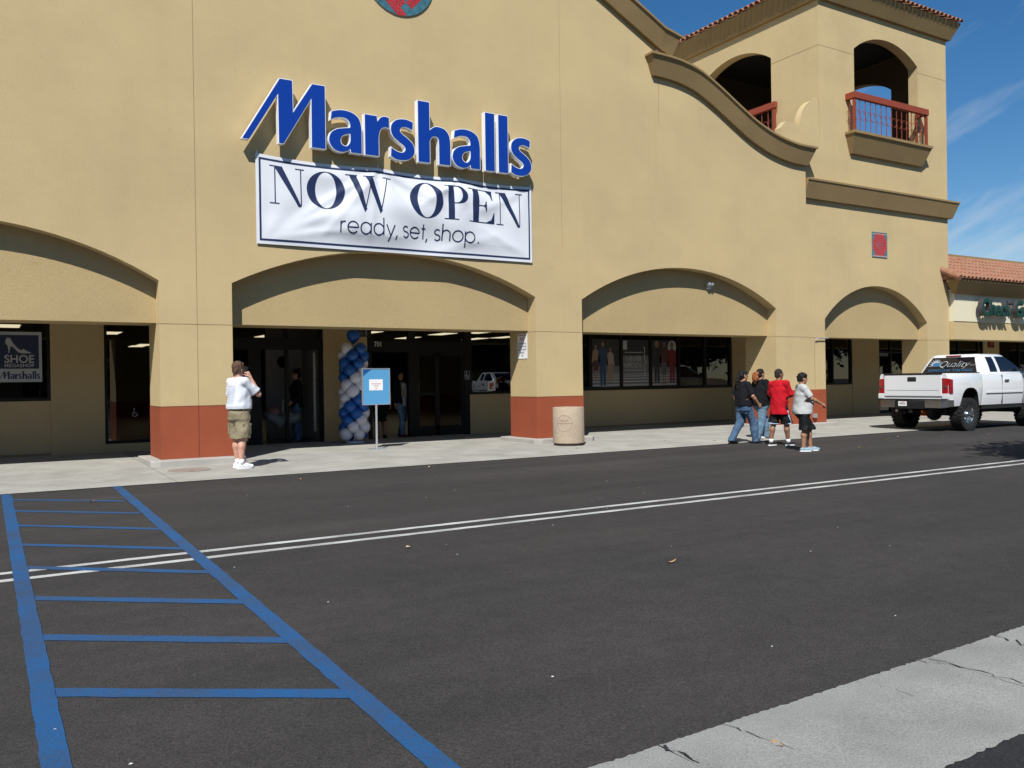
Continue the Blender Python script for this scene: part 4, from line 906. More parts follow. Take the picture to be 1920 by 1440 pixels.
for lay in range(13):
    for k in range(4):
        a = R(k*90+lay*45+lay*9+10); r = 0.138+random.uniform(-0.014, 0.014); rd = 0.195
        dirv = (math.cos(a), math.sin(a), random.uniform(-0.12, 0.12)); c = (rd*math.cos(a), rd*math.sin(a), 0.19+lay*0.158+random.uniform(-0.012, 0.012))
        spiral = (k*90+lay*22) % 360
        balloon(dirv, c, r, 'balloon_blue' if k in (0, 1) else 'balloon_white')
balloon((0, 0, 1), (0.0, -0.02, 2.36), 0.15, 'balloon_blue')
# ---- no-loitering plate on the reveal of the middle pillar
pn = wthing('wall_sign', (10.071, 0.5, 1.87), 'white notice plate with red and black print on the side of the middle pillar', 'sign')
px_ = 10.071-0.006
MB().box(px_-0.004, px_, 0.335, 0.735, 1.87, 2.42).build('plate', 'white', pn)
def side_text(body, y0, y1, z0, z1, m_):      # text readable from -X, running along -Y
    me = fitmesh(textmesh(body, 1, 0, offset=0.012), -y1, -y0, z0, z1); me.transform(Matrix(((0, 0, -1, px_-0.006), (-1, 0, 0, 0), (0, 1, 0, 0), (0, 0, 0, 1)))); me.update(); link('lettering', me, m_, pn)
side_text('NO', 0.45, 0.62, 2.26, 2.345, 'print_red'); MB().box(px_-0.006, px_-0.004, 0.36, 0.71, 2.375, 2.392).build('line', 'print_red', pn)
for i, t__ in enumerate(('LOITERING', 'SOLICITING', 'SKATING', 'BIKES', 'OR')): side_text(t__, (0.38, 0.37, 0.37, 0.46, 0.50)[i], (0.70, 0.71, 0.71, 0.62, 0.58)[i], 2.18-i*0.066, 2.222-i*0.066, 'navy')
# ---- flood lamp in the third arch
fl = wthing('flood_lamp', (15.40, 0.29, 3.62), 'small white flood lamp high in the right-hand arch', 'lamp')
MB().box(15.35, 15.46, 0.24, 0.30, 3.60, 3.68).build('bracket', 'alu', fl); MB().lathe([(0.015, -0.05), (0.04, -0.04), (0.05, 0.045), (0.045, 0.05), (0.02, 0.02)], (15.35, 0.20, 3.72), 16, 'y').build('lamp_head', 'alu', fl); MB().lathe([(0.015, -0.05), (0.04, -0.04), (0.05, 0.045), (0.045, 0.05), (0.02, 0.02)], (15.45, 0.20, 3.72), 16, 'y').build('lamp_head', 'alu', fl); MB().box(15.34, 15.48, 0.22, 0.25, 3.66, 3.72).build('arm', 'alu', fl)
# ---- outlet box and conduit on the right pillar
ub = wthing('outlet_box', (19.1, TY, 0.26), 'small grey outlet box low on the red pillar base', 'box'); MB().box(19.04, 19.17, TY-0.085, TY-0.006, 0.27, 0.38).build('cover', 'alu', ub, bevel=0.008); MB().box(19.07, 19.14, TY-0.06, TY-0.006, 0.22, 0.27).build('conduit_end', 'rail_red', ub)
MB().box(19.175, 19.187, TY-0.004, TY+0.01, 1.05, 2.43).build('control_joint', 'joint', tw)
br = wthing('pipe_bracket', (19.4, TY, 2.42), 'thin curved metal bracket at the edge of the right-hand arch', 'bracket'); MB().tube([(19.20, TY-0.03, 2.36), (19.22, TY-0.05, 2.40), (19.27, TY-0.06, 2.425), (19.66, TY-0.06, 2.43)], 0.016, 6).build('pipe', 'alu', br); MB().box(19.60, 19.66, TY-0.06, TY, 2.41, 2.45).build('clip', 'alu', br)
# ---- utility cover
mat('cover_concrete', (0.25, 0.20, 0.17), 0.9, var=0.15, vs=9)
uc = thing('utility_cover', (2.76, -0.98, wz(-0.98)+0.004), 'round stained utility cover in the walk before the left pillar', 'cover'); MB().lathe([(0.33, 0.0), (0.33, 0.004), (0.30, 0.004), (0.295, 0.002), (0.28, 0.002), (0.27, 0.005), (0.0, 0.006)], n=36).build('lid', 'cover_concrete', uc, smooth=False); MB().box(-0.03, 0.03, -0.2, -0.17, 0.003, 0.007).build('lift_slot', 'dark_rubber', uc)
# ---- window posters and stickers
mat('poster_navy', (0.02, 0.03, 0.075), 0.5); mat('poster_pale', (0.42, 0.44, 0.46), 0.6); mat('poster_dark', (0.035, 0.035, 0.038), 0.6); mat('poster_grey', (0.16, 0.16, 0.165), 0.6)
for n_, c in (('pr_tan', (0.28, 0.20, 0.13)), ('pr_blue', (0.03, 0.055, 0.12)), ('pr_red', (0.16, 0.02, 0.025)), ('pr_maroon', (0.09, 0.03, 0.025)), ('pr_skin', (0.25, 0.14, 0.09)), ('pr_grey', (0.10, 0.10, 0.11)), ('pr_stripe', (0.40, 0.40, 0.40)), ('pr_pink', (0.33, 0.26, 0.24))): mat(n_, c, 0.6)
PY = YW+0.050
def flat(name, pts, Y, m_, parent): return pydata(name, [(p[0], Y, p[1]) for p in pts], [tuple(range(len(pts)))], m_, parent)
sp = wthing('shoe_poster', (0.35, PY, 1.50), 'navy and white window poster with a high-heeled shoe at far left', 'poster')
MB().box(-0.25, 0.915, PY-0.003, PY, 1.50, 2.46).build('sheet', 'poster_pale', sp)
flat('navy_field', rect(-0.18, 0.865, 1.755, 2.40), PY-0.0045, 'poster_navy', sp)
k_ = 0.000201*1.0
shoe = [(45, 300), (55, 270), (75, 257), (97, 270), (112, 300), (140, 335), (172, 365), (200, 378), (215, 360), (235, 378), (270, 392), (296, 405), (200, 405), (165, 395), (135, 365), (110, 340), (95, 345), (88, 375), (84, 403), (76, 403), (74, 370), (68, 335), (52, 318)]
flat('shoe', [(0.225+(u/390)*0.69, 2.45-(v-210)/465*0.955) for u, v in shoe][::-1], PY-0.006, 'poster_pale', sp)
def pr(body, x0, x1, z0, z1, m_, parent, off=0.0): return print_text(body, x0, x1, z0, z1, PY-0.006, m_, parent, offset=off)
pr('SHOE', 0.29, 0.785, 1.865, 2.02, 'poster_pale', sp, 0.02); pr('MEGASHOP', 0.29, 0.785, 1.785, 1.85, 'poster_pale', sp, 0.012)
for ch, bx in WORD:
    me = curvefill('w', glyph(ch, bx)); 
    for v_ in me.vertices: v_.co.x = 0.20+(v_.co.x-3.859)/(9.873-3.859)*0.68; v_.co.y = 1.56+(v_.co.y-5.69)/1.2*0.15
    link('lettering', standing(me, PY-0.006), 'poster_navy', sp)
def person_print(x, z0, h, top, low, parent, skin='pr_skin', hair='poster_dark', Y=PY-0.006, skirt=False):
    u = h/7.5
    flat('figure', [(x-0.55*u, z0+0.1*u), (x-0.1*u, z0+0.1*u), (x, z0+3.4*u), (x+0.12*u, z0+0.1*u), (x+0.6*u, z0+0.1*u), (x+0.62*u, z0+4.0*u), (x-0.62*u, z0+4.0*u)] if not skirt else [(x-0.6*u, z0+1.7*u), (x+0.55*u, z0+1.7*u), (x+0.6*u, z0+4*u), (x-0.6*u, z0+4*u)], Y, low, parent)
    if skirt: flat('figure', rect(x-0.35*u, x-0.08*u, z0, z0+1.7*u), Y, skin, parent); flat('figure', rect(x+0.1*u, x+0.35*u, z0, z0+1.7*u), Y, skin, parent)
    flat('figure', [(x-0.6*u, z0+3.9*u), (x+0.6*u, z0+3.9*u), (x+0.95*u, z0+3.3*u), (x+1.1*u, z0+3.5*u), (x+0.8*u, z0+6.0*u), (x+0.25*u, z0+6.35*u), (x-0.25*u, z0+6.35*u), (x-0.8*u, z0+6.0*u), (x-1.1*u, z0+3.5*u), (x-0.95*u, z0+3.3*u)], Y-0.0008, top, parent)
    flat('figure', ell(x, z0+6.95*u, 0.42*u, 0.60*u, 14), Y-0.0016, hair, parent); flat('figure', ell(x+0.03*u, z0+6.85*u, 0.28*u, 0.42*u, 12), Y-0.0024, skin, parent)
def zebra(x0, x1, z0, parent, n=5):
    z = z0
    for i in range(n): h = 0.075-0.011*i; flat('stripe', [(x0, z), (x1, z+0.01), (x1, z+0.01+h*0.6), (x0, z+h*0.6)], PY-0.0045, 'pr_stripe', parent); z += h*1.35
pa = wthing('window_poster', (14.65, PY, 1.15), 'window poster of three people walking, left of the lettered poster', 'poster'); MB().box(14.14, 15.08, PY-0.003, PY, 1.19, 2.50).build('sheet', 'poster_grey', pa); zebra(14.14, 15.08, 1.20, pa)
flat('backdrop', rect(14.14, 15.08, 1.75, 2.50), PY-0.004, 'poster_dark', pa); person_print(14.26, 1.42, 0.95, 'pr_tan', 'pr_maroon', pa, skirt=True); person_print(14.50, 1.20, 1.27, 'pr_blue', 'pr_blue', pa); person_print(14.76, 1.30, 1.0, 'pr_pink', 'pr_tan', pa)
pb = wthing('window_poster', (15.67, PY, 1.15), 'grey lettered window poster between the two posters of people', 'poster'); MB().box(15.20, 16.14, PY-0.003, PY, 1.19, 2.50).build('sheet', 'poster_grey', pb); zebra(15.20, 16.14, 1.20, pb, 5); flat('backdrop', rect(15.20, 16.14, 2.05, 2.50), PY-0.004, 'poster_dark', pb); flat('highlight', rect(15.22, 15.36, 2.22, 2.47), PY-0.005, 'poster_pale', pb)
def didword(word, x0, x1, z0, z1, parent):
    x = 0; adv = dict(I=0.5, N=1.05, O=1.05, W=1.3, P=0.85, E=0.85, G=1.05, R=0.95, A=1.0, D=1.05); tot = sum(adv[c]+0.08 for c in word); s_ = (x1-x0)/tot
    for c in word:
        me = joinme('letter', [curvefill('l', lp) for lp in did(c, x0+x*s_, x0+(x+adv[c])*s_, z0, z1)]); link('lettering', standing(me, PY-0.006), 'poster_pale', parent); x += adv[c]+0.08
didword('GRAND', 15.33, 15.87, 1.89, 2.03, pb); didword('OPENING', 15.27, 15.94, 1.71, 1.85, pb)
for z in (2.13, 1.63): flat('small_print', rect(15.28, 15.92, z, z+0.02), PY-0.006, 'pr_stripe', pb)
for a in (1, -1): link('brace', standing(curvefill('brace', [stroke(catmull([(15.95, 1.875+a*0.42), (15.995, 1.875+a*0.38), (15.99, 1.875+a*0.20), (16.01, 1.875+a*0.05), (16.06, 1.875)], 6), 0.022)]), PY-0.006), 'poster_pale', pb)
pc = wthing('window_poster', (16.75, PY, 1.15), 'window poster of people in sunglasses and red, right of the lettered poster', 'poster'); MB().box(16.28, 17.19, PY-0.003, PY, 1.19, 2.50).build('sheet', 'poster_grey', pc); zebra(16.28, 17.19, 1.20, pc); flat('backdrop', rect(16.28, 17.19, 1.72, 2.50), PY-0.004, 'poster_dark', pc)
flat('portrait', ell(17.03, 2.30, 0.16, 0.19, 18), PY-0.005, 'pr_stripe', pc); person_print(16.45, 1.25, 1.22, 'poster_dark', 'poster_dark', pc, hair='pr_tan'); person_print(17.02, 1.25, 1.18, 'pr_red', 'pr_red', pc); person_print(16.72, 1.22, 1.25, 'pr_maroon', 'pr_grey', pc, skirt=True); flat('figure', rect(16.66, 16.79, 2.345, 2.37), PY-0.010, 'poster_dark', pc)
sk = wthing('door_placard', (10.90, PY, 1.12), 'small red and white placard low in the window beside the doors', 'placard'); MB().box(10.83, 11.06, PY-0.003, PY, 1.14, 1.39).build('card', 'white', sk); flat('red_field', rect(10.885, 11.005, 1.185, 1.34), PY-0.004, 'print_red', sk); flat('print', rect(10.955, 10.985, 1.20, 1.25), PY-0.005, 'white', sk)
ac = wthing('access_sticker', (10.23, YW-0.01, 1.43), 'square wheelchair access sticker on the dark door post', 'sticker'); YA = YW+0.005
fr = MB()
for a in ((10.155, 10.295, 1.645, 1.652), (10.155, 10.295, 1.44, 1.447), (10.155, 10.162, 1.447, 1.645), (10.288, 10.295, 1.447, 1.645)): fr.box(a[0], a[1], YA-0.002, YA+0.004, a[2], a[3])
fr.build('border', 'poster_pale', ac)
for i, st__ in enumerate((arc(10.222, 1.53, 0.036, 100, 350, 16), [(10.212, 1.595), (10.216, 1.545), (10.25, 1.545), (10.262, 1.505), (10.272, 1.51)], arc(10.211, 1.617, 0.008, 0, 360, 10))): link('symbol', standing(curvefill('symbol', [stroke(st__, 0.010)]), YA), 'white', ac)
flat('small_print', rect(10.185, 10.27, 1.452, 1.463), YA, 'poster_pale', ac)
ac2 = wthing('access_sticker', (2.6, YW-0.01, 0.75), 'wheelchair access sticker on the dark glass beside the left pillar', 'sticker')
for i, st__ in enumerate((arc(2.56, 0.82, 0.045, 100, 350, 16), [(2.55, 0.90), (2.555, 0.84), (2.60, 0.84), (2.615, 0.79)], arc(2.549, 0.925, 0.009, 0, 360, 10))): link('symbol', standing(curvefill('symbol', [stroke(st__, 0.012)]), YW+0.054), 'poster_pale', ac2)
ow = wthing('window_sticker', (27.0, PY, 2.0), 'pale lettered sticker on the door glass behind the truck', 'sticker'); pydata('film', [(26.6, PY+0.004, 2.05), (27.1, PY+0.004, 2.05), (27.1, PY+0.004, 2.2), (26.6, PY+0.004, 2.2)], [(0, 1, 2, 3)], 'poster_dark', ow); print_text('OPENING', 26.55, 27.1, 2.07, 2.17, PY, 'poster_pale', ow)
hd = wthing('header_sticker', (7.45, YW-0.05, 2.45), 'dark lettered notice board above the balloons on the entrance pier', 'notice'); MB().box(7.15, 7.60, YW-0.06, YW-0.031, 2.46, 2.72).build('board', 'poster_dark', hd); print_text('Marshalls', 7.18, 7.46, 2.50, 2.58, YW-0.062, 'poster_grey', hd); flat('print', rect(7.52, 7.56, 2.49, 2.66), YW-0.062, 'poster_grey', hd)
# wall clock inside the left doorway
ck = thing('wall_clock', (6.12, 5.195, 1.92), 'round wall clock on the pale partition inside the left doorway', 'clock'); MB().lathe([(0.14, 0.0), (0.14, -0.03), (0.12, -0.035)], n=24, axis='y').build('rim', 'black', ck); MB().lathe([(0.12, -0.036), (0.0, -0.036)], n=24, axis='y').build('dial', 'poster_pale', ck); MB().box(-0.006, 0.006, -0.04, -0.037, 0, 0.09).build('hand', 'black', ck); MB().box(0, 0.06, -0.04, -0.037, -0.006, 0.006).build('hand', 'black', ck)

# ================================================================ implicit-surface modeller (people, hair, clothes)
class Field:
    def __init__(s, lo, hi, h):
        s.lo = np.array(lo, float); s.h = h; s.n = (np.ceil((np.array(hi)-s.lo)/h)).astype(int)+1
        s.F = np.full(s.n, 1.0, np.float32); s.ax = [s.lo[i]+h*np.arange(s.n[i]) for i in range(3)]
    def _sl(s, lo, hi):
        a = np.clip(np.floor((np.array(lo)-s.lo)/s.h).astype(int), 0, s.n); b = np.clip(np.ceil((np.array(hi)-s.lo)/s.h).astype(int)+1, 0, s.n)
        sl = tuple(slice(a[i], b[i]) for i in range(3))
        return sl, (s.ax[0][sl[0]][:, None, None], s.ax[1][sl[1]][None, :, None], s.ax[2][sl[2]][None, None, :])
    def _mix(s, sl, d, k, sub=False):
        f = s.F[sl]; d = d.astype(np.float32)
        if sub:
            s.F[sl] = np.maximum(f, -d); return
        if k > 0:
            hh = np.maximum(k-np.abs(f-d), 0)/k; s.F[sl] = np.minimum(f, d)-hh*hh*k*0.25
        else: s.F[sl] = np.minimum(f, d)
    def cap(s, a, b, ra, rb=None, k=0.02, sub=False, sq=(1, 1, 1)):
        rb = ra if rb is None else rb; a = np.array(a, float); b = np.array(b, float); r = max(ra, rb)*max(1, max(sq))+k+3*s.h
        sl, (X, Y, Z) = s._sl(np.minimum(a, b)-r, np.maximum(a, b)+r)
        if 0 in s.F[sl].shape: return s
        ab = b-a; L = ab@ab+1e-12; t = np.clip(((X-a[0])*ab[0]+(Y-a[1])*ab[1]+(Z-a[2])*ab[2])/L, 0, 1)
        d = np.sqrt(((X-a[0]-t*ab[0])/sq[0])**2+((Y-a[1]-t*ab[1])/sq[1])**2+((Z-a[2]-t*ab[2])/sq[2])**2)-(ra+(rb-ra)*t)
        s._mix(sl, d, k, sub); return s
    def chain(s, pts, rs, k=0.02, **kw):
        for i in range(len(pts)-1): s.cap(pts[i], pts[i+1], rs[i], rs[i+1], k, **kw)
        return s
    def ell(s, c, r, k=0.02, rot=None, sub=False):
        c = np.array(c, float); r = np.array(r, float); m = r.max()+k+3*s.h; sl, (X, Y, Z) = s._sl(c-m, c+m)
        if 0 in s.F[sl].shape: return s
        x, y, z = X-c[0], Y-c[1], Z-c[2]
        if rot is not None: Q = np.array(rot).T; x, y, z = Q[0, 0]*x+Q[0, 1]*y+Q[0, 2]*z, Q[1, 0]*x+Q[1, 1]*y+Q[1, 2]*z, Q[2, 0]*x+Q[2, 1]*y+Q[2, 2]*z
        k0 = np.sqrt((x/r[0])**2+(y/r[1])**2+(z/r[2])**2); k1 = np.sqrt((x/r[0]**2)**2+(y/r[1]**2)**2+(z/r[2]**2)**2)+1e-9
        s._mix(sl, k0*(k0-1)/k1, k, sub); return s
    def loft(s, S_, k=0.02, p=2.3):
        """stack of elliptic sections (z, cx, cy, rx, ry)"""
        A = np.array(S_, float); A = A[A[:, 0].argsort()]; m = max(A[:, 3].max(), A[:, 4].max())+k+3*s.h
        sl, (X, Y, Z) = s._sl((A[:, 1].min()-m, A[:, 2].min()-m, A[0, 0]-k-3*s.h), (A[:, 1].max()+m, A[:, 2].max()+m, A[-1, 0]+k+3*s.h))
        z = Z.ravel(); zi = np.clip(z, A[0, 0], A[-1, 0])
        def ip(c):
            i = np.clip(np.searchsorted(A[:, 0], zi)-1, 0, len(A)-2); t = (zi-A[i, 0])/(A[i+1, 0]-A[i, 0]); t = t*t*(3-2*t)*0.5+t*0.5
            return (A[i, c]+(A[i+1, c]-A[i, c])*t)[None, None, :]
        rx, ry = ip(3), ip(4); q = (np.abs((X-ip(1))/rx)**p+np.abs((Y-ip(2))/ry)**p)**(1/p)
        d = (q-1)*np.minimum(rx, ry); dz = np.maximum(A[0, 0]-Z, Z-A[-1, 0]); s._mix(sl, np.maximum(d, dz), k); return s
    def cut(s, pt, nrm, c=None, r=None):
        """remove what lies beyond the plane (optionally only near c)"""
        nrm = np.array(nrm, float)/np.linalg.norm(nrm)
        if c is None: sl = (slice(None),)*3; X, Y, Z = s.ax[0][:, None, None], s.ax[1][None, :, None], s.ax[2][None, None, :]
        else: sl, (X, Y, Z) = s._sl(np.array(c)-r, np.array(c)+r)
        d = (X-pt[0])*nrm[0]+(Y-pt[1])*nrm[1]+(Z-pt[2])*nrm[2]; s.F[sl] = np.maximum(s.F[sl], d.astype(np.float32)); return s
    def folds(s, amp, sc=(9, 9, 14), seed=0, n=6):
        r = np.random.default_rng(seed); X, Y, Z = s.ax[0][:, None, None], s.ax[1][None, :, None], s.ax[2][None, None, :]; acc = 0
        for i in range(n):
            w = r.normal(size=3)*np.array(sc); ph = r.uniform(0, 6.28); w2 = r.normal(size=3)*np.array(sc)*0.6
            acc = acc+np.sin(w[0]*X+w[1]*Y+w[2]*Z+ph+1.3*np.sin(w2[0]*X+w2[1]*Y+w2[2]*Z))
        s.F += (amp*acc/math.sqrt(n)).astype(np.float32); return s
    def verts(s):
        F = s.F; ins = F < 0; c = np.zeros(np.array(F.shape)-1, int)
        for i in (0, 1):
            for j in (0, 1):
                for k in (0, 1): c += ins[i:F.shape[0]-1+i, j:F.shape[1]-1+j, k:F.shape[2]-1+k]
        act = np.argwhere((c > 0) & (c < 8)); idx = -np.ones(c.shape, int); idx[tuple(act.T)] = np.arange(len(act))
        cor = np.array([(i, j, k) for i in (0, 1) for j in (0, 1) for k in (0, 1)]); vals = np.stack([F[tuple((act+o).T)] for o in cor], 1)
        P = np.zeros((len(act), 3)); W_ = np.zeros(len(act))
        for a in range(8):
            for b in range(a+1, 8):
                if np.abs(cor[a]-cor[b]).sum() != 1: continue
                va, vb = vals[:, a], vals[:, b]; m = (va < 0) != (vb < 0); t = np.where(m, va/(va-vb+1e-20), 0)
                P += np.where(m[:, None], cor[a]+(cor[b]-cor[a])*t[:, None], 0); W_ += m
        V = s.lo+(act+P/W_[:, None])*s.h; Q = []
        for ax in range(3):
            sl0 = [slice(None)]*3; sl1 = [slice(None)]*3; sl0[ax] = slice(0, -1); sl1[ax] = slice(1, None)
            a, b = ins[tuple(sl0)], ins[tuple(sl1)]; e = np.argwhere(a != b); u, w = (ax+1) % 3, (ax+2) % 3
            e = e[(e[:, u] > 0) & (e[:, w] > 0) & (e[:, u] < c.shape[u]) & (e[:, w] < c.shape[w])]
            if not len(e): continue
            fl = a[tuple(e.T)]; q = []
            for du, dw in ((0, 0), (-1, 0), (-1, -1), (0, -1)):
                o = e.copy(); o[:, u] += du; o[:, w] += dw; q.append(idx[tuple(o.T)])
            q = np.stack(q, 1); q[~fl] = q[~fl][:, ::-1]; Q.append(q)
        Q = np.concatenate(Q); return V, Q[(Q >= 0).all(1)]
    def build(s, name, m, parent):
        V, Q = s.verts(); me = bpy.data.meshes.new(name); me.vertices.add(len(V)); me.vertices.foreach_set('co', V.ravel())
        me.loops.add(Q.size); me.loops.foreach_set('vertex_index', Q.ravel()); me.polygons.add(len(Q)); me.polygons.foreach_set('loop_start', np.arange(0, Q.size, 4)); me.polygons.foreach_set('loop_total', np.full(len(Q), 4)); me.polygons.foreach_set('use_smooth', np.ones(len(Q), bool)); me.update(calc_edges=True); me.validate()
        return link(name, me, m, parent)

mat('skin_fair', (0.50, 0.27, 0.19), 0.55, var=0.08, vs=9); mat('skin_tan', (0.34, 0.175, 0.105), 0.55, var=0.08, vs=9); mat('skin_brown', (0.23, 0.115, 0.068), 0.55, var=0.08, vs=9)
for n_ in ('skin_fair', 'skin_tan', 'skin_brown'): b_ = MT[n_].node_tree.nodes['Principled BSDF']; b_.inputs['Subsurface Weight'].default_value = 0.12; b_.inputs['Subsurface Radius'].default_value = (0.02, 0.008, 0.004)
mat('hair_brown', (0.075, 0.036, 0.02), 0.6, var=0.35, vs=40, bump=0.6, bs=90); mat('hair_black', (0.006, 0.005, 0.005), 0.5, spec=0.25, var=0.3, vs=40, bump=0.6, bs=90); mat('hair_orange', (0.28, 0.085, 0.02), 0.6, var=0.35, vs=40, bump=0.8, bs=80); mat('hair_short', (0.022, 0.014, 0.010), 0.85, var=0.2, vs=60, bump=0.3, bs=200)
mat('tee_white', (0.58, 0.60, 0.65), 0.85); mat('tee_grey', (0.43, 0.43, 0.425), 0.85); mat('tee_red', (0.42, 0.008, 0.016), 0.85, spec=0.15); mat('tee_black', (0.010, 0.010, 0.013), 0.9, spec=0.12); mat('tee_black2', (0.009, 0.009, 0.010), 0.9, spec=0.12)
mat('khaki', (0.22, 0.185, 0.115), 0.9, var=0.10, vs=8); mat('shorts_black', (0.008, 0.008, 0.009), 0.6, spec=0.2); mat('denim', (0.035, 0.075, 0.145), 0.9, col2=(0.075, 0.13, 0.21), vs=5, grain=0.1, gs=220); mat('denim_pale', (0.065, 0.12, 0.19), 0.9, col2=(0.14, 0.22, 0.30), vs=6, grain=0.1, gs=220)
mat('shoe_white', (0.72, 0.72, 0.72), 0.5); mat('shoe_black', (0.014, 0.014, 0.015), 0.5); mat('shoe_blue', (0.22, 0.33, 0.38), 0.7); mat('sock', (0.70, 0.70, 0.70), 0.9); mat('leather', (0.10, 0.028, 0.018), 0.5); mat('eye', (0.02, 0.015, 0.012), 0.3); mat('lips', (0.30, 0.10, 0.08), 0.5); mat('trim_blue', (0.42, 0.55, 0.72), 0.7); mat('print_grey', (0.40, 0.44, 0.50), 0.9)

def V3(*a): return np.array(a, float)
def unit(v): return np.array(v, float)/(np.linalg.norm(v)+1e-9)
def hand(F, wrist, d, nrm, K, curl=0.35, side=1, spread=0.1):
    """palm, four unequal fingers with two bends and a thumb from the side of the palm"""
    d = unit(d); nrm = unit(np.array(nrm)-d*np.dot(nrm, d)); sd_ = np.cross(d, nrm)*side
    p1 = wrist+d*0.085*K
    for o in (-0.026, -0.009, 0.009, 0.026): F.cap(wrist+sd_*o*0.7*K, p1+sd_*o*K, 0.014*K, 0.013*K, 0.012)
    for i, (o, L) in enumerate(((-0.031, 0.062), (-0.0105, 0.076), (0.0105, 0.082), (0.031, 0.072))):
        b = p1+sd_*o*K; a = curl*(1.0+0.12*i); dd = unit(d+sd_*o*spread*8)
        for j, (l, r) in enumerate(((0.46, 0.0100), (0.30, 0.0092), (0.24, 0.0082))):
            dd = unit(dd*math.cos(a)+nrm*math.sin(a)); e = b+dd*L*l*K; F.cap(b, e, r*K, r*0.92*K, 0.004); b = e
    t0 = wrist+d*0.028*K+sd_*0.026*K; t1 = t0+unit(d*0.75+sd_*0.8+nrm*0.35)*0.042*K; t2 = t1+unit(d*0.95+sd_*0.25+nrm*0.35)*0.036*K
    F.cap(t0, t1, 0.0135*K, 0.0115*K, 0.008); F.cap(t1, t2, 0.0112*K, 0.009*K, 0.005)
def rotz(v, a): c, s_ = math.cos(a), math.sin(a); return V3(v[0]*c-v[1]*s_, v[0]*s_+v[1]*c, v[2])
def person(label, loc, rz, H, skin, hair, top, bottom, shoes, arms, legs, group=None, fat=1.0, head_yaw=0.0, lean=0.0, h=0.0085, nose=1.0, female=False, name='person'):
    """arms/legs: dicts keyed L/R with joint points for a 1.75 m body (faces +y)"""
    K = H/1.75; P = thing(name, loc, label, 'person', group, rz); ln = lean
    def sh(p): p = np.array(p, float)*K; p[1] += ln*max(0, p[2]-0.9*K); return p      # forward lean of the trunk
    lo, hi = V3(-0.55, -0.62, -0.02)*K, V3(0.55, 0.62, 1.82)*K
    sw_ = (0.178 if not female else 0.16)*(0.6+0.4*fat)
    J = {}
    for s_, sg_ in (('L', -1), ('R', 1)):
        a = arms[s_]; J['sh'+s_] = sh((sg_*sw_, -0.01, 1.405)); J['el'+s_] = sh(a['el']); J['wr'+s_] = sh(a['wr'])
        l = legs[s_]; J['hi'+s_] = V3(sg_*0.088, 0, 0.90)*K; J['kn'+s_] = V3(*l['kn'])*K; J['an'+s_] = V3(*l['an'])*K; J['toe'+s_] = unit(V3(*l.get('toe', (0, 1, 0))))
    # ---- body: one continuous surface
    F = Field(lo, hi, h*0.9); hc = sh((0, 0.012, 1.612)); nk = sh((0, -0.02, 1.42))
    def hp(p): q = rotz(np.array(p, float)*K, head_yaw); return hc+q
    rt = np.array(Matrix.Rotation(head_yaw, 3, 'Z'))
    F.loft([(0.86*K, 0, 0, 0.145*K*fat, 0.10*K*fat), (1.0*K, 0, ln*0.1*K, 0.135*K*fat, 0.10*K*fat), (1.25*K, 0, ln*0.35*K, 0.15*K*fat, 0.10*K*fat), (1.40*K, 0, ln*0.5*K-0.01, 0.16*K, 0.085*K)], 0.03)
    F.cap(nk, hp((0, -0.012, -0.03)), 0.062*K*(0.8+0.2*fat), 0.052*K*(0.8+0.2*fat), 0.03)
    F.ell(hp((0, -0.018, 0.035)), V3(0.075, 0.093, 0.088)*K, 0.03, rt); F.ell(hp((0, 0.028, -0.035)), V3(0.060*(0.8+0.2*fat), 0.062, 0.080)*K, 0.03, rt); F.ell(hp((0, 0.050, -0.092)), V3(0.030, 0.028, 0.022)*K, 0.025, rt)
    F.cap(hp((0, 0.083, 0.015)), hp((0, 0.103*nose, -0.022)), 0.009*K, 0.0145*K, 0.012); F.ell(hp((0, 0.078, 0.028)), V3(0.045, 0.014, 0.012)*K, 0.015, rt); F.ell(hp((0, 0.085, -0.056)), V3(0.024, 0.012, 0.012)*K, 0.012, rt)
    for sg_ in (-1, 1): F.ell(hp((sg_*0.076, -0.012, -0.010)), V3(0.010, 0.020, 0.031)*K, 0.006, rt); F.ell(hp((sg_*0.030, 0.088, 0.008)), V3(0.016, 0.012, 0.009)*K, 0.0, rt, sub=True)
    for s_, sg_ in (('L', -1), ('R', 1)):
        f2 = 0.75+0.25*fat
        F.chain([J['sh'+s_], (J['sh'+s_]+J['el'+s_])/2, J['el'+s_]], [0.058*K*f2, 0.050*K*f2, 0.040*K*f2], 0.025)
        e, w_ = J['el'+s_], J['wr'+s_]; F.chain([e, e+(w_-e)*0.3, w_], [0.040*K*f2, 0.041*K*f2, 0.026*K], 0.02)
        a = arms[s_]; hand(F, w_, a.get('hd', w_-e), a.get('pn', (-sg_, 0, 0)), K*1.02, a.get('curl', 0.3), side=a.get('side', sg_))
        hpz, kn, an = J['hi'+s_], J['kn'+s_], J['an'+s_]
        F.chain([hpz, kn], [0.085*K*fat, 0.058*K*f2], 0.03); cb = kn+(an-kn)*0.32+V3(0, -0.018, 0)*K; F.chain([kn, cb, an], [0.056*K*f2, 0.060*K*f2, 0.037*K], 0.025); F.cap(an, an+J['toe'+s_]*0.12*K+V3(0, 0, -0.05*K), 0.034*K, 0.026*K, 0.02)
    F.build('body', skin, P)
    # ---- eyes and mouth
    ey = MB()
    for sg_ in (-1, 1): ey.sphere(tuple(hp((sg_*0.030, 0.083, 0.008))), 0.010*K, 10, 7)
    ey.build('eyes', 'eye', P, smooth=True)
    bw_ = MB()
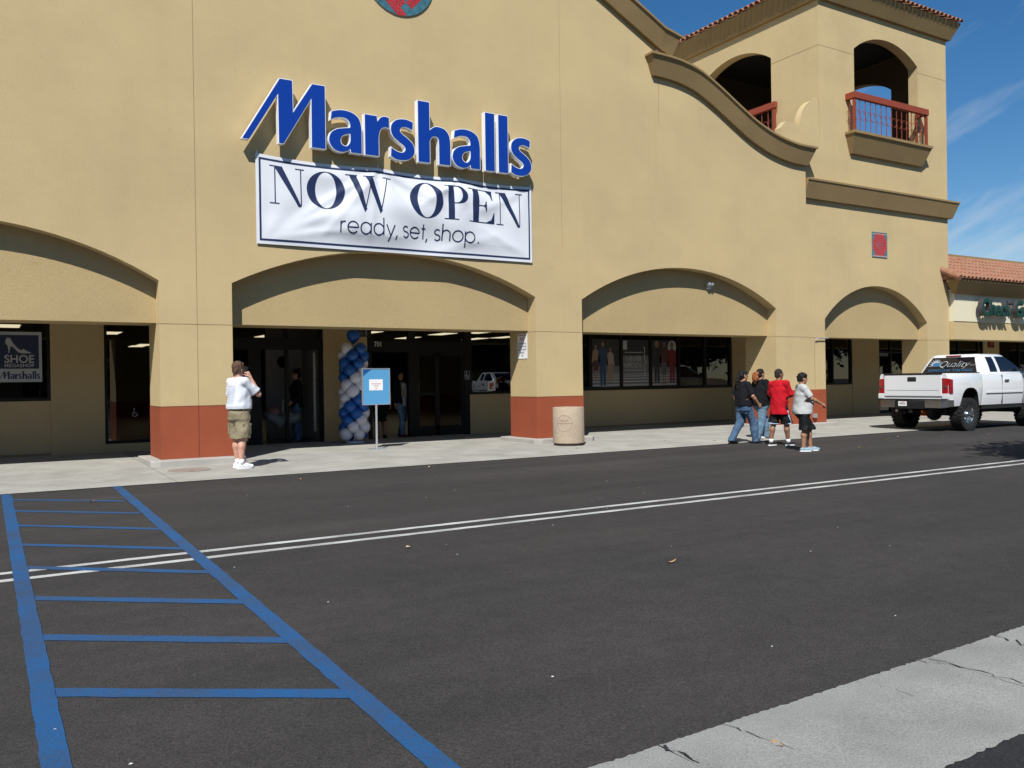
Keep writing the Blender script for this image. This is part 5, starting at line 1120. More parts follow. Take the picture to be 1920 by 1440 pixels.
    for sg_ in (-1, 1): bw_.tube([tuple(hp((sg_*0.014, 0.095, 0.030))), tuple(hp((sg_*0.032, 0.090, 0.034))), tuple(hp((sg_*0.050, 0.076, 0.028)))], 0.0045*K, 6)
    bw_.build('eyebrows', 'hair_black' if hair[0] != 'hair_brown' else 'hair_brown', P)
    MB().tube([tuple(hp((-0.022, 0.088, -0.056))), tuple(hp((0, 0.097, -0.055))), tuple(hp((0.022, 0.088, -0.056)))], 0.005*K, 6).build('lips', 'lips', P)
    # ---- hair
    hm, style = hair; G = Field(hc-V3(0.26, 0.28, 0.62)*K, hc+V3(0.26, 0.26, 0.24)*K, h*0.9); ex = {'short': 0.012, 'buzz': 0.0035}.get(style, 0.011)
    G.ell(hp((0, -0.020, 0.037)), V3(0.076+ex, 0.095+ex, 0.090+ex)*K, 0.02, rt); G.ell(hp((0, -0.040, -0.03)), V3(0.068+ex*0.6, 0.066+ex, 0.075)*K, 0.02, rt)
    fwd = rotz((0, 1, 0), head_yaw); G.cut(hp((0, 0.062 if style != 'fringe' else 0.085, 0.055)), fwd+V3(0, 0, -0.85)); 
    for sg_ in (-1, 1): G.ell(hp((sg_*0.085, 0.045, -0.035)), V3(0.03, 0.062, 0.058)*K, 0, rt, sub=True); G.ell(hp((sg_*0.085, -0.005, -0.02)), V3(0.03, 0.026, 0.036)*K, 0, rt, sub=True)
    G.ell(hp((0, 0.09, -0.055)), V3(0.075, 0.09, 0.095)*K, 0, rt, sub=True)
    if style in ('short', 'fringe'): G.cut(hp((0, -0.05, -0.062)), V3(0, 0, -1))
    if style == 'buzz': G.cut(hp((0, -0.05, -0.075)), V3(0, 0, -1))
    if style == 'fringe': G.ell(hp((0, 0.055, 0.075)), V3(0.070, 0.045, 0.038)*K, 0.02, rt)
    if style == 'ponytail': G.ell(hp((0, -0.115, 0.005)), V3(0.038, 0.035, 0.04)*K, 0.02); G.chain([hp((0, -0.125, -0.01)), hp((-0.015, -0.165, -0.12)), hp((-0.02, -0.150, -0.28)), hp((-0.02, -0.13, -0.40))], [0.030*K, 0.038*K, 0.036*K, 0.012*K], 0.02)
    if style == 'tied': G.ell(hp((0, -0.11, 0.015)), V3(0.045, 0.04, 0.045)*K, 0.02); G.chain([hp((0, -0.12, 0.0)), hp((0, -0.14, -0.09)), hp((0, -0.13, -0.16))], [0.03*K, 0.03*K, 0.012*K], 0.02)
    if style == 'bun': G.ell(hp((0, -0.075, 0.125)), V3(0.055, 0.055, 0.05)*K, 0.02, rt)
    if style == 'curly': G.ell(hp((0, -0.05, -0.03)), V3(0.115, 0.11, 0.12)*K, 0.03, rt); G.ell(hp((0, -0.06, -0.13)), V3(0.12, 0.10, 0.10)*K, 0.03, rt); G.ell(hp((0, 0.1, -0.04)), V3(0.075, 0.09, 0.095)*K, 0, rt, sub=True)
    if style == 'long': G.chain([hp((0, -0.05, -0.02)), hp((0, -0.07, -0.16)), hp((0, -0.08, -0.26))], [0.085*K, 0.075*K, 0.05*K], 0.03)
    if style != 'buzz': G.folds(0.0055 if style != 'curly' else 0.012, (75, 75, 45) if style != 'curly' else (70, 70, 70), seed=int(H*1000))
    G.build('hair', hm, P)
    # ---- top
    tm_, ts = top; T = Field(lo, hi, h); e = ts.get('ease', 0.022)*K; hem = ts.get('hem', 0.86)*K; long_ = ts.get('long', False); bl = ts.get('belly', 0)*K; fl = ts.get('flare', 0.0)*K
    T.loft([(hem-0.04*K, 0, 0, (0.158*fat)*K+e+fl, (0.115*fat)*K+e+bl*0.5+fl), (hem+0.05*K, 0, 0.0, (0.158*fat)*K+e+fl*0.7, (0.118*fat)*K+e+bl*0.8+fl*0.7), (1.08*K, 0, ln*0.15*K+bl*0.4, (0.152*fat)*K+e, (0.118*fat)*K+e+bl*0.7), (1.25*K, 0, ln*0.35*K+bl*0.1, (0.162*fat)*K+e*0.9, (0.116*fat)*K+e*0.7), (1.37*K, 0, ln*0.47*K-0.01, (0.155*(0.5+0.5*fat))*K+e*0.6, 0.10*K+e*0.4), (1.435*K, 0, ln*0.52*K-0.018, 0.115*K, 0.082*K), (1.475*K, 0, ln*0.55*K-0.015, 0.078*K, 0.066*K)], 0.03)
    if female: 
        for sg_ in (-1, 1): T.ell(sh((sg_*0.075, 0.095*fat, 1.24)), V3(0.07, 0.055, 0.075)*K*fat, 0.05)
    for s_, sg_ in (('L', -1), ('R', 1)):
        a, b, w_ = J['sh'+s_], J['el'+s_], J['wr'+s_]; r0 = 0.066*K*(0.7+0.3*fat)
        T.cap(sh((sg_*0.06, -0.015, 1.43)), a, 0.055*K, r0, 0.04)
        if long_: T.chain([a, b, w_], [r0, r0*0.86, r0*0.62], 0.03); T.cut(w_, w_-b, w_, 0.08*K)
        else:
            q = a+(b-a)*ts.get('sleeve', 0.72); T.cap(a, q+(b-a)*0.1, r0, r0*1.0+0.006*K, 0.03); T.cut(q, b-a, q, 0.11*K)
    T.folds(ts.get('fold', 0.0055), (10, 10, 16), seed=int(H*777)); T.folds(0.0032, (32, 32, 22), seed=int(H*771), n=5); T.cut((0, 0, hem), (0, 0, -1), (0, 0, hem-0.1*K), 0.45*K)
    if ts.get('tilt'): pass
    T.build(ts.get('name', 'shirt'), tm_, P)
    # ---- bottoms
    bm_, bs_ = bottom; B = Field(lo, hi, h); be = bs_.get('ease', 0.016)*K; end = bs_['end']; bl_ = min(be, bs_.get('hip', 0.016)*K)
    wz_ = bs_.get('waist', 1.0)*K; B.loft([(0.72*K, 0, 0, 0.135*K*fat, 0.075*K*fat), (0.80*K, 0, 0, 0.163*K*fat+bl_*0.6, 0.115*K*fat+bl_), (0.90*K, 0, -0.006, 0.160*K*fat+bl_*0.5, 0.120*K*fat+bl_*0.8), (wz_, 0, 0, 0.145*K*fat+bl_*0.2, 0.105*K*fat+bl_*0.2)], 0.03)
    for s_ in 'LR':
        hpz, kn, an = J['hi'+s_], J['kn'+s_], J['an'+s_]; f2 = 0.75+0.25*fat
        if bs_.get('skirt'): continue
        if end == 'ankle': B.chain([hpz, kn, kn+(an-kn)*0.35, an+V3(0, 0, -0.045*K)], [0.088*K*fat+bl_*0.6, 0.066*K*f2+be, 0.064*K*f2+be, 0.048*K+be*1.2], 0.03); B.cut(an+V3(0, 0, -0.040*K), (0, 0, -1), an, 0.16*K)
        else:
            q = hpz+(kn-hpz)*end if end <= 1 else kn+(an-kn)*(end-1); r1 = 0.078*K*f2+be*1.3
            hpz = hpz+V3(0, 0, -0.02*K)
            if end <= 1: B.cap(hpz, q, 0.085*K*fat+bl_*0.5, r1, 0.03)
            else: B.chain([hpz, kn, q], [0.085*K*fat+bl_*0.5, r1, r1*1.02], 0.03)
            B.cut(q, (q-hpz)*V3(0.4, 0.4, 1), q, 0.13*K)
    if bs_.get('skirt'): B.loft([(bs_['skirt']*K, 0, 0, 0.17*K, 0.13*K), (0.82*K, 0, 0, 0.17*K*fat, 0.12*K*fat)], 0.02)
    B.folds(bs_.get('fold', 0.005), (14, 14, 14), seed=int(H*555)); B.folds(0.0035, (30, 30, 38), seed=int(H*557), n=5); 
    if bs_.get('skirt'): B.cut((0, 0, bs_['skirt']*K+0.02), (0, 0, -1))
    B.build(bs_.get('name', 'trousers'), bm_, P)
    # ---- shoes, soles, socks
    sm_, sole, sock = shoes
    for s_ in 'LR':
        an, td = J['an'+s_], J['toe'+s_]; toe_dir = unit(V3(td[0], td[1], 0)); up_ = legs[s_].get('heel', 0.0)*K
        A = Field(an-V3(0.22, 0.22, 0.13)*K, an+V3(0.22, 0.22, 0.10)*K, h*0.8); zb = an[2]-0.085*K
        hl = V3(an[0], an[1], zb+0.045*K)-toe_dir*0.035*K; ml = hl+toe_dir*0.12*K+V3(0, 0, -0.002*K); tt = hl+toe_dir*0.205*K+V3(0, 0, -0.014*K)
        dz_ = -up_*0.55; ml[2] += dz_*0.55; tt[2] += dz_
        A.chain([hl, ml, tt], [0.041*K, 0.043*K, 0.036*K], 0.02); A.cap(V3(an[0], an[1], an[2]-0.01*K), hl+toe_dir*0.05*K, 0.042*K, 0.043*K, 0.02); A.cut((an[0], an[1], an[2]+0.018*K), (0, 0, 1))
        if up_ == 0: A.cut((0, 0, zb+0.012*K), (0, 0, -1))
        A.build('shoe', sm_, P)
        if up_ == 0:
            n_ = 20; c_ = hl+toe_dir*0.086*K; sx_ = V3(-toe_dir[1], toe_dir[0], 0); ring = []
            for i in range(n_):
                a = 2*math.pi*i/n_; ring.append(c_+toe_dir*0.135*K*math.copysign(abs(math.cos(a))**0.8, math.cos(a))+sx_*0.046*K*math.copysign(abs(math.sin(a))**0.8, math.sin(a)))
            MB().add([(p[0], p[1], z) for z in (zb, zb+0.028*K) for p in ring], [tuple(range(n_))[::-1], tuple(range(n_, 2*n_))]+[(i, (i+1) % n_, n_+(i+1) % n_, n_+i) for i in range(n_)]).build('sole', sole, P)
        if sock: MB().tube([tuple(an+V3(0, 0, -0.02*K)), tuple(an+(J['kn'+s_]-an)*0.17)], 0.047*K, 14, r2=0.047*K).build('sock', 'sock', P, smooth=True)
    return P, J, K
ST = dict(L=dict(kn=(-0.10, 0.02, 0.49), an=(-0.105, -0.02, 0.085)), R=dict(kn=(0.10, 0.02, 0.49), an=(0.105, -0.02, 0.085)))
HANG = dict(L=dict(el=(-0.25, -0.02, 1.12), wr=(-0.255, 0.06, 0.88)), R=dict(el=(0.25, -0.02, 1.12), wr=(0.255, 0.06, 0.88)))

# ================================================================ people
# man with phone
mx_, my_ = 3.50, -1.20
P, J, K = person('person in white T-shirt and khaki cargo shorts holding a phone to his ear', (mx_, my_, wz(my_)+0.004), R(-66), 1.745, 'skin_fair', ('hair_brown', 'short'),
    ('tee_white', dict(hem=0.965, ease=0.032, belly=0.03, sleeve=0.80, fold=0.006)), ('khaki', dict(end=1.02, ease=0.030, hip=0.036, fold=0.009, name='shorts')), ('shoe_white', 'shoe_white', True),
    dict(L=dict(el=(-0.265, 0.02, 1.13), wr=(-0.20, 0.21, 1.00), pn=(1, 0, 0)), R=dict(el=(0.25, 0.20, 1.20), wr=(0.155, 0.115, 1.475), hd=(-0.35, -0.30, 0.95), pn=(-0.8, -0.2, 0.1), curl=0.55)),
    dict(L=dict(kn=(-0.10, 0.03, 0.49), an=(-0.10, 0.04, 0.085), toe=(0.35, 1, 0)), R=dict(kn=(0.105, -0.01, 0.49), an=(0.125, -0.07, 0.085), toe=(0.35, 1, 0))), fat=1.08, head_yaw=R(4))
def sec_ring(z, rx, ry, n, t):
    v = []; f = []
    for zz in (z-t, z+t):
        for i in range(n): a = 2*math.pi*i/n; v.append((rx*math.copysign(abs(math.cos(a))**0.87, math.cos(a)), ry*math.copysign(abs(math.sin(a))**0.87, math.sin(a)), zz))
    f = [(i, (i+1) % n, n+(i+1) % n, n+i) for i in range(n)]+[tuple(range(n))[::-1], tuple(range(n, 2*n))]; return MB().add(v, f)
sec_ring(0.952*K, 0.176*K, 0.138*K, 36, 0.018*K).build('belt', 'leather', P)
for a in (-0.3, 0.9): MB().box(0.19*K*math.cos(a)-0.008, 0.19*K*math.cos(a)+0.008, -0.152*K*abs(math.sin(a))-0.006-0.0, -0.152*K*abs(math.sin(a))+0.008, 0.935*K, 0.985*K).build('belt_loop', 'khaki', P)
for sg_ in (-1, 1):
    q = MB(); n = 8
    q.box(sg_*0.186*K-0.010, sg_*0.186*K+0.010, -0.075*K, 0.085*K, 0.55*K, 0.70*K); q.build('cargo_pocket', 'khaki', P, bevel=0.006); MB().box(sg_*0.192*K-0.010, sg_*0.192*K+0.010, -0.08*K, 0.09*K, 0.69*K, 0.73*K).build('pocket_flap', 'khaki', P, bevel=0.006)
from mathutils.bvhtree import BVHTree
sh_me = [c for c in P.children if c.name.startswith('shirt')][0].data
bvh = BVHTree.FromPolygons([v.co[:] for v in sh_me.vertices], [p.vertices[:] for p in sh_me.polygons])
for i in range(12):
    z = (1.335-i*0.026)*K; x0, x1 = (-0.10-0.01*(i % 3))*K, (0.075+0.02*((i*7) % 5)/5)*K; v = []; f = []
    for q in range(13):
        x = x0+(x1-x0)*q/12
        for dz in (0, 0.009*K):
            hit = bvh.ray_cast(Vector((x, -1, z+dz)), Vector((0, 1, 0))); v.append((x, (hit[0].y if hit[0] else -0.16)-0.003, z+dz))
        if q: f.append((2*q-2, 2*q, 2*q+1, 2*q-1))
    pydata('print_line', v, f, 'print_grey', P)
ph = thing('mobile_phone', (mx_, my_, wz(my_)+0.004), 'black phone held at the ear of the person in khaki shorts', 'phone', rz=R(-66))
c_ = V3(0.100, 0.062, 1.60)*K; MB().box(-0.006, 0.006, -0.027, 0.027, -0.06, 0.06).build('case', 'black', ph, bevel=0.004); ph.children[0].location = tuple(c_); ph.children[0].rotation_euler = (R(-22), 0, R(-20))
# group crossing to the right
G4 = 'people walking past the right-hand pillar'
def stride(f, b, lift=0.0, sw=0.09): return dict(R=dict(kn=(sw, f*0.62+0.05, 0.49), an=(sw, f, 0.085)), L=dict(kn=(-sw, b*0.45+0.09, 0.485), an=(-sw, b, 0.085+lift), heel=lift, toe=(0, 1, 0)))
person('long-haired person in black T-shirt and blue jeans, leftmost of the walking group', (13.50, -2.66, 0.0), R(-98), 1.54, 'skin_tan', ('hair_black', 'ponytail'), ('tee_black', dict(hem=0.90, ease=0.035, belly=0.02, sleeve=0.85, fold=0.006)), ('denim', dict(end='ankle', ease=0.022, fold=0.006)), ('shoe_black', 'shoe_black', False),
    dict(L=dict(el=(-0.27, -0.06, 1.13), wr=(-0.25, 0.10, 0.93)), R=dict(el=(0.28, 0.04, 1.13), wr=(0.27, 0.21, 0.95), pn=(-1, 0, 0))), stride(0.26, -0.32, 0.03), G4, fat=1.18, head_yaw=R(-12), female=True)
P2, J2, K2 = person('person in loose black long-sleeved top and faded jeans with orange ponytail', (14.62, -2.10, wz(-2.10)), R(-92), 1.56, 'skin_tan', ('hair_black', 'slick'), ('tee_black2', dict(hem=0.84, ease=0.045, belly=0.05, long=True, fold=0.006, name='sweater')), ('denim_pale', dict(end='ankle', ease=0.026, fold=0.006)), ('shoe_white', 'shoe_black', False),
    dict(L=dict(el=(-0.27, 0.02, 1.13), wr=(-0.24, 0.20, 1.0)), R=dict(el=(0.29, 0.0, 1.13), wr=(0.27, 0.16, 0.93))), stride(-0.20, 0.26, 0.0), G4, fat=1.30, head_yaw=R(-5), female=True)
Gh = Field((-0.2, -0.42, 1.15), (0.2, 0.0, 1.62), 0.0075); hz = 1.615*K2
Gh.chain([(0, -0.105*K2, hz+0.03), (0.01, -0.175*K2, hz-0.01), (0.02, -0.20*K2, hz-0.10), (0.01, -0.185*K2, hz-0.19)], [0.028, 0.058, 0.062, 0.03], 0.03); Gh.folds(0.010, (70, 70, 60), seed=5); Gh.build('ponytail', 'hair_orange', P2)
P, J, K = person('person in red T-shirt and black striped basketball shorts', (13.62, -3.50, 0.0), R(-78), 1.56, 'skin_brown', ('hair_short', 'buzz'), ('tee_red', dict(hem=0.71, ease=0.034, sleeve=0.95, flare=0.012, fold=0.007)), ('shorts_black', dict(end=0.95, ease=0.040, fold=0.007, name='shorts', waist=0.95)), ('shoe_black', 'shoe_white', True),
    dict(L=dict(el=(-0.255, 0.07, 1.14), wr=(-0.08, 0.24, 1.13), pn=(0, -1, 0)), R=dict(el=(0.255, 0.08, 1.14), wr=(0.09, 0.25, 1.10), pn=(0, -1, 0))), dict(L=dict(kn=(-0.14, -0.02, 0.49), an=(-0.165, -0.10, 0.085), toe=(0.2, 1, 0)), R=dict(kn=(0.12, 0.10, 0.49), an=(0.14, 0.13, 0.085), toe=(0.3, 1, 0))), G4, fat=1.03, head_yaw=R(-22))
for s_ in 'LR':
    kn, hi_ = J['kn'+s_], J['hi'+s_]; q = hi_+(kn-hi_)*0.92; sg_ = 1 if s_ == 'R' else -1
    MB().tube([tuple(q+V3(0, 0, -0.028)*K), tuple(q+V3(0, 0, 0.012)*K)], 0.122*K, 20).build('hem_band', 'trim_blue', P)
    MB().tube([tuple(q+V3(sg_*0.112, -0.01, 0.0)*K), tuple(hi_+V3(sg_*0.112, -0.01, -0.10)*K)], 0.016*K, 8).build('side_stripe', 'trim_blue', P)
person('person in pale grey T-shirt and long black shorts, rightmost of the walking group', (12.92, -4.66, 0.0), R(-122), 1.465, 'skin_tan', ('hair_black', 'fringe'), ('tee_grey', dict(hem=0.83, ease=0.035, belly=0.05, sleeve=0.85, fold=0.006)), ('shorts_black', dict(end=1.06, ease=0.035, fold=0.007, name='shorts', waist=0.92)), ('shoe_blue', 'shoe_white', False),
    dict(L=dict(el=(-0.27, 0.0, 1.13), wr=(-0.24, 0.15, 0.95)), R=dict(el=(0.24, 0.13, 1.17), wr=(0.16, 0.37, 1.05), pn=(-0.7, 0, -0.7), curl=0.8)), dict(R=dict(kn=(0.10, 0.02, 0.49), an=(0.10, -0.02, 0.085)), L=dict(kn=(-0.09, 0.17, 0.49), an=(-0.09, 0.20, 0.085))), G4, fat=1.20, head_yaw=R(4))
# people in the doorways
person('dark-dressed person with hair bun carrying an infant seat in the left doorway', (6.06, 3.95, 0.07), R(82), 1.66, 'skin_tan', ('hair_black', 'bun'), ('tee_black', dict(hem=0.82, ease=0.03, long=True, name='jacket')), ('denim', dict(end='ankle', ease=0.015)), ('shoe_black', 'shoe_black', False),
    dict(L=dict(el=(-0.27, -0.02, 1.14), wr=(-0.30, 0.16, 0.97), pn=(1, 0, 0)), R=dict(el=(0.26, -0.03, 1.12), wr=(0.24, 0.10, 0.90))), ST, female=True, h=0.010)
person('person in dark jacket, pale scarf and jeans stepping out of the right doorway', (8.58, 3.80, 0.07), R(-160), 1.62, 'skin_tan', ('hair_black', 'long'), ('tee_black', dict(hem=0.86, ease=0.03, long=True, name='jacket')), ('denim_pale', dict(end='ankle', ease=0.010)), ('leather', 'shoe_black', False), HANG, stride(0.16, -0.12, 0.0), female=True, h=0.010)
sc_ = bpy.context.scene
lastp = [o for o in COL.objects if o.name.startswith('person') and o.parent is None][-1]; K = 1.62/1.75
MB().prism([(-0.055*K, 0.80*K), (0.055*K, 0.80*K), (0.07*K, 1.40*K), (-0.07*K, 1.40*K)], 'y', 0.142*K, 0.170*K).build('blouse', 'tee_grey', lastp, bevel=0.01); MB().tube([(-0.07*K, 0.15*K, 1.02*K), (-0.075*K, 0.155*K, 1.25*K), (-0.06*K, 0.10*K, 1.42*K), (0.06*K, 0.10*K, 1.42*K), (0.07*K, 0.155*K, 1.25*K), (0.06*K, 0.15*K, 1.05*K)], 0.030*K, 8).build('scarf', 'pr_tan', lastp, smooth=True)
person('person in black dress standing in the right doorway behind the notice stand', (8.02, 3.72, 0.07), R(170), 1.62, 'skin_tan', ('hair_black', 'long'), ('tee_black2', dict(hem=0.80, ease=0.02, sleeve=0.8)), ('tee_black2', dict(end=0.9, skirt=0.40, name='skirt')), ('shoe_black', 'shoe_black', False), HANG, ST, female=True, h=0.010)
# infant car seat
mat('seat_grey', (0.17, 0.18, 0.19), 0.5); mat('seat_pink', (0.22, 0.12, 0.11), 0.8); mat('seat_green', (0.16, 0.22, 0.10), 0.8)
cs_ = thing('infant_seat', (5.70, 3.80, 0.07), 'grey infant car seat with arched handle carried by the person in the left doorway', 'car seat', rz=R(-8))
F = Field((-0.42, -0.28, 0.30), (0.42, 0.28, 0.95), 0.011); F.chain([(-0.28, 0, 0.60), (-0.05, 0, 0.46), (0.27, 0, 0.55)], [0.13, 0.15, 0.12], 0.05, sq=(1, 1.35, 1)); F.ell((0.0, 0, 0.66), (0.30, 0.15, 0.14), 0, sub=True); F.cut((0, 0, 0.69), (0.1, 0, 1)); F.build('shell', 'seat_grey', cs_)
F = Field((-0.45, -0.28, 0.50), (0.05, 0.28, 1.0), 0.011); F.ell((-0.20, 0, 0.66), (0.18, 0.18, 0.17), 0.02); F.ell((-0.10, 0, 0.60), (0.17, 0.155, 0.17), 0, sub=True); F.cut((0, 0, 0.63), (0, 0, -1)); F.build('canopy', 'seat_pink', cs_)
MB().tube([(0.02, -0.20, 0.56), (0.03, -0.20, 0.80), (0.03, -0.14, 0.95), (0.03, 0.14, 0.95), (0.03, 0.20, 0.80), (0.02, 0.20, 0.56)], 0.018, 8).build('handle', 'shoe_white', cs_, smooth=True); MB().sphere((0.15, 0, 0.62), (0.14, 0.12, 0.06)).build('blanket', 'seat_green', cs_, smooth=True)

# ================================================================ pickup truck (local x forward = +X, ground z = 0)
mat('truck_white', (0.66, 0.67, 0.68), 0.22, spec=0.5, coat=0.8); mat('chrome', (0.60, 0.59, 0.57), 0.22, metal=1.0); mat('truck_black', (0.010, 0.010, 0.011), 0.45); mat('truck_under', (0.012, 0.012, 0.012), 0.7)
mat('tyre', (0.014, 0.014, 0.014), 0.85, bump=0.3, bs=120); mat('tail_red', (0.26, 0.006, 0.012), 0.12, spec=0.6, coat=0.5); mat('tow_orange', (0.55, 0.10, 0.025), 0.5); mat('tinted', (0.006, 0.006, 0.009), 0.04, spec=0.6); mat('decal_white', (0.34, 0.36, 0.38), 0.6); mat('decal_blue', (0.03, 0.12, 0.24), 0.5); mat('gap_dark', (0.05, 0.05, 0.055), 0.7)
tr = thing('pickup_truck', (20.45, -2.47, 0.0), 'lifted white extended-cab pickup truck with big off-road tyres', 'truck', rz=R(0.8))
def boolean(o, cutters):
    for c in cutters:
        m_ = o.modifiers.new('b', 'BOOLEAN'); m_.operation = 'DIFFERENCE'; m_.solver = 'EXACT'; m_.object = c
    dg = bpy.context.evaluated_depsgraph_get(); dg.update(); me = bpy.data.meshes.new_from_object(o.evaluated_get(dg)); o.modifiers.clear(); mm = list(o.data.materials); o.data = me
    me.materials.clear()
    for q in mm: me.materials.append(q)
    for c in cutters: bpy.data.objects.remove(c)
    me.shade_smooth(); me.set_sharp_from_angle(angle=R(32)); return o
def archcut(x, r, zt, y0, y1):
    pts = []
    for i in range(17):
        a = math.pi*i/16; pts.append((x+r*math.copysign(abs(math.cos(a))**0.75, math.cos(a)), 0.40+(zt-0.40)*abs(math.sin(a))**0.62))
    pts = [(x+r*1.03, 0.3)]+pts+[(x-r*1.03, 0.3)]
    return MB().prism(pts, 'y', y0, y1).build('cut', None, tr)
SIDE = [(0.80, 0.60), (0.885, 0.62), (0.915, 0.76), (0.932, 0.95), (0.932, 1.12), (0.918, 1.28), (0.895, 1.385), (0.865, 1.415)]
def loftx(secs, name, m_, close=True):
    """sections: (x, [(y,z)...]) closed loops joined along x"""
    n = len(secs[0][1]); v = [(x, y, z) for x, lp in secs for y, z in lp]; f = []
    for i in range(len(secs)-1):
        for k in range(n): f.append((i*n+k, i*n+(k+1) % n, (i+1)*n+(k+1) % n, (i+1)*n+k))
    f.append(tuple(range(n))[::-1]); f.append(tuple(range((len(secs)-1)*n, len(secs)*n))); return MB().add(v, f).build(name, m_, tr)
def mir(h): return [(-y, z) for y, z in h[::-1]]
bed_lp = SIDE+[(0.79, 1.415), (0.775, 1.39), (0.775, 0.93)]; bed_lp = bed_lp+mir(bed_lp)
flare = lambda s_: [(y*s_, z) for y, z in bed_lp]
bed = loftx([(-0.90, flare(0.985)), (-0.86, bed_lp), (0.55, bed_lp), (0.57, flare(0.99))], 'bed', 'truck_white'); 
boolean(bed, [archcut(0.03, 0.40, 1.06, -1.2, -0.52), archcut(0.03, 0.40, 1.06, 0.52, 1.2)])
for s_ in (-1, 1):
    MB().prism([(0.03+0.46*math.copysign(abs(math.cos(a))**0.75, math.cos(a)), 0.40+(1.10-0.40)*abs(math.sin(a))**0.62) for a in [math.pi*i/14 for i in range(15)]], 'y', s_*0.50, s_*0.58).build('wheel_well', 'truck_under', tr)
    MB().box(-0.86, 0.56, s_*0.775-0.0, s_*0.775+s_*0.10, 1.416, 1.434).build('bed_rail_cap', 'truck_black', tr, bevel=0.008)
tg = MB().box(-0.925, -0.865, -0.765, 0.765, 0.855, 1.385).build('tailgate', 'truck_white', tr, bevel=0.018)
MB().box(-0.935, -0.855, -0.77, 0.77, 1.386, 1.432).build('tailgate_cap', 'truck_black', tg, bevel=0.012); MB().box(-0.9275, -0.9255, -0.70, 0.70, 1.005, 1.012).build('crease', 'gap_dark', tg)
MB().box(-0.936, -0.920, -0.115, 0.115, 1.23, 1.335).build('tailgate_handle', 'truck_black', tg, bevel=0.008); MB().box(-0.941, -0.936, -0.085, 0.085, 1.255, 1.31).build('latch', 'tyre', tg)
for s_ in (-1, 1):
    lp = MB(); lp.add([(-0.915, s_*0.775, z) for z in (0.93, 1.30)]+[(-0.925, s_*0.80, z) for z in (0.93, 1.30)]+[(-0.915, s_*0.905, z) for z in (0.93, 1.29)]+[(-0.86, s_*0.945, z) for z in (0.93, 1.28)]+[(-0.74, s_*0.946, z) for z in (0.93, 1.26)]+[(-0.74, s_*0.90, z) for z in (0.93, 1.26)]+[(-0.85, s_*0.85, z) for z in (0.93, 1.28)]+[(-0.87, s_*0.775, z) for z in (0.93, 1.30)],
        [(2*i, 2*((i+1) % 8), 2*((i+1) % 8)+1, 2*i+1) for i in range(8)]+[tuple(range(0, 16, 2)), tuple(range(1, 16, 2))[::-1]])
    tl = lp.build('tail_light', 'tail_red', tr); MB().box(-0.929, -0.915, min(s_*0.81, s_*0.90), max(s_*0.81, s_*0.90), 1.06, 1.12).build('reverse_lens', 'chrome', tl)
    MB().box(-0.928, -0.86, min(s_*0.772, s_*0.93), max(s_*0.772, s_*0.93), 0.80, 0.928).build('corner_panel', 'truck_white', tr, bevel=0.008)
    # bumper ends
    MB().add([(-1.03, s_*0.40, 0.585), (-1.03, s_*0.40, 0.775), (-1.02, s_*0.80, 0.585), (-1.02, s_*0.80, 0.775), (-0.93, s_*0.93, 0.60), (-0.93, s_*0.93, 0.78), (-0.70, s_*0.94, 0.62), (-0.70, s_*0.94, 0.77), (-0.80, s_*0.40, 0.585), (-0.80, s_*0.40, 0.775)], [(0, 2, 3, 1), (2, 4, 5, 3), (4, 6, 7, 5), (6, 8, 9, 7), (8, 0, 1, 9), (0, 8, 6, 4, 2), (1, 3, 5, 7, 9)]).build('bumper_end', 'chrome', tr)
MB().box(-1.025, -0.80, -0.398, 0.398, 0.56, 0.72).build('bumper_middle', 'truck_black', tr, bevel=0.01); MB().box(-1.05, -0.84, -0.90, 0.90, 0.776, 0.80).build('step_pad', 'truck_black', tr, bevel=0.006)
pl = MB().box(-1.034, -1.026, -0.02+0.10, 0.20+0.10, 0.625, 0.735).build('licence_plate', 'white', tr)
for i in range(6): MB().box(-1.0355, -1.034, 0.105+i*0.030, 0.122+i*0.030, 0.655, 0.70).build('plate_character', 'navy', pl)
MB().box(-1.0355, -1.034, 0.13, 0.25, 0.71, 0.722).build('plate_character', 'print_red', pl)
# cab lower body and hood
cab_lp = SIDE[:-1]+[(0.86, 1.40)]; cab_lp = cab_lp+mir(cab_lp)
hood = lambda w_, zt, zb=0.62: [(y*w_, min(z, zt) if z > 1.1 else max(z, zb)) for y, z in cab_lp]
cab = loftx([(0.60, flare(1.0)[:0] or [(y*0.992, z) for y, z in cab_lp]), (0.63, cab_lp), (2.55, cab_lp), (2.70, hood(0.995, 1.39)), (3.55, hood(0.985, 1.36)), (3.86, hood(0.95, 1.31, 0.66)), (3.93, hood(0.90, 1.24, 0.70))], 'cab', 'truck_white')
boolean(cab, [archcut(2.98, 0.42, 1.06, -1.2, -0.52), archcut(2.98, 0.42, 1.06, 0.52, 1.2)])
for s_ in (-1, 1):
    MB().prism([(2.98+0.48*math.copysign(abs(math.cos(a))**0.75, math.cos(a)), 0.40+(1.10-0.40)*abs(math.sin(a))**0.62) for a in [math.pi*i/14 for i in range(15)]], 'y', s_*0.50, s_*0.58).build('wheel_well', 'truck_under', tr)
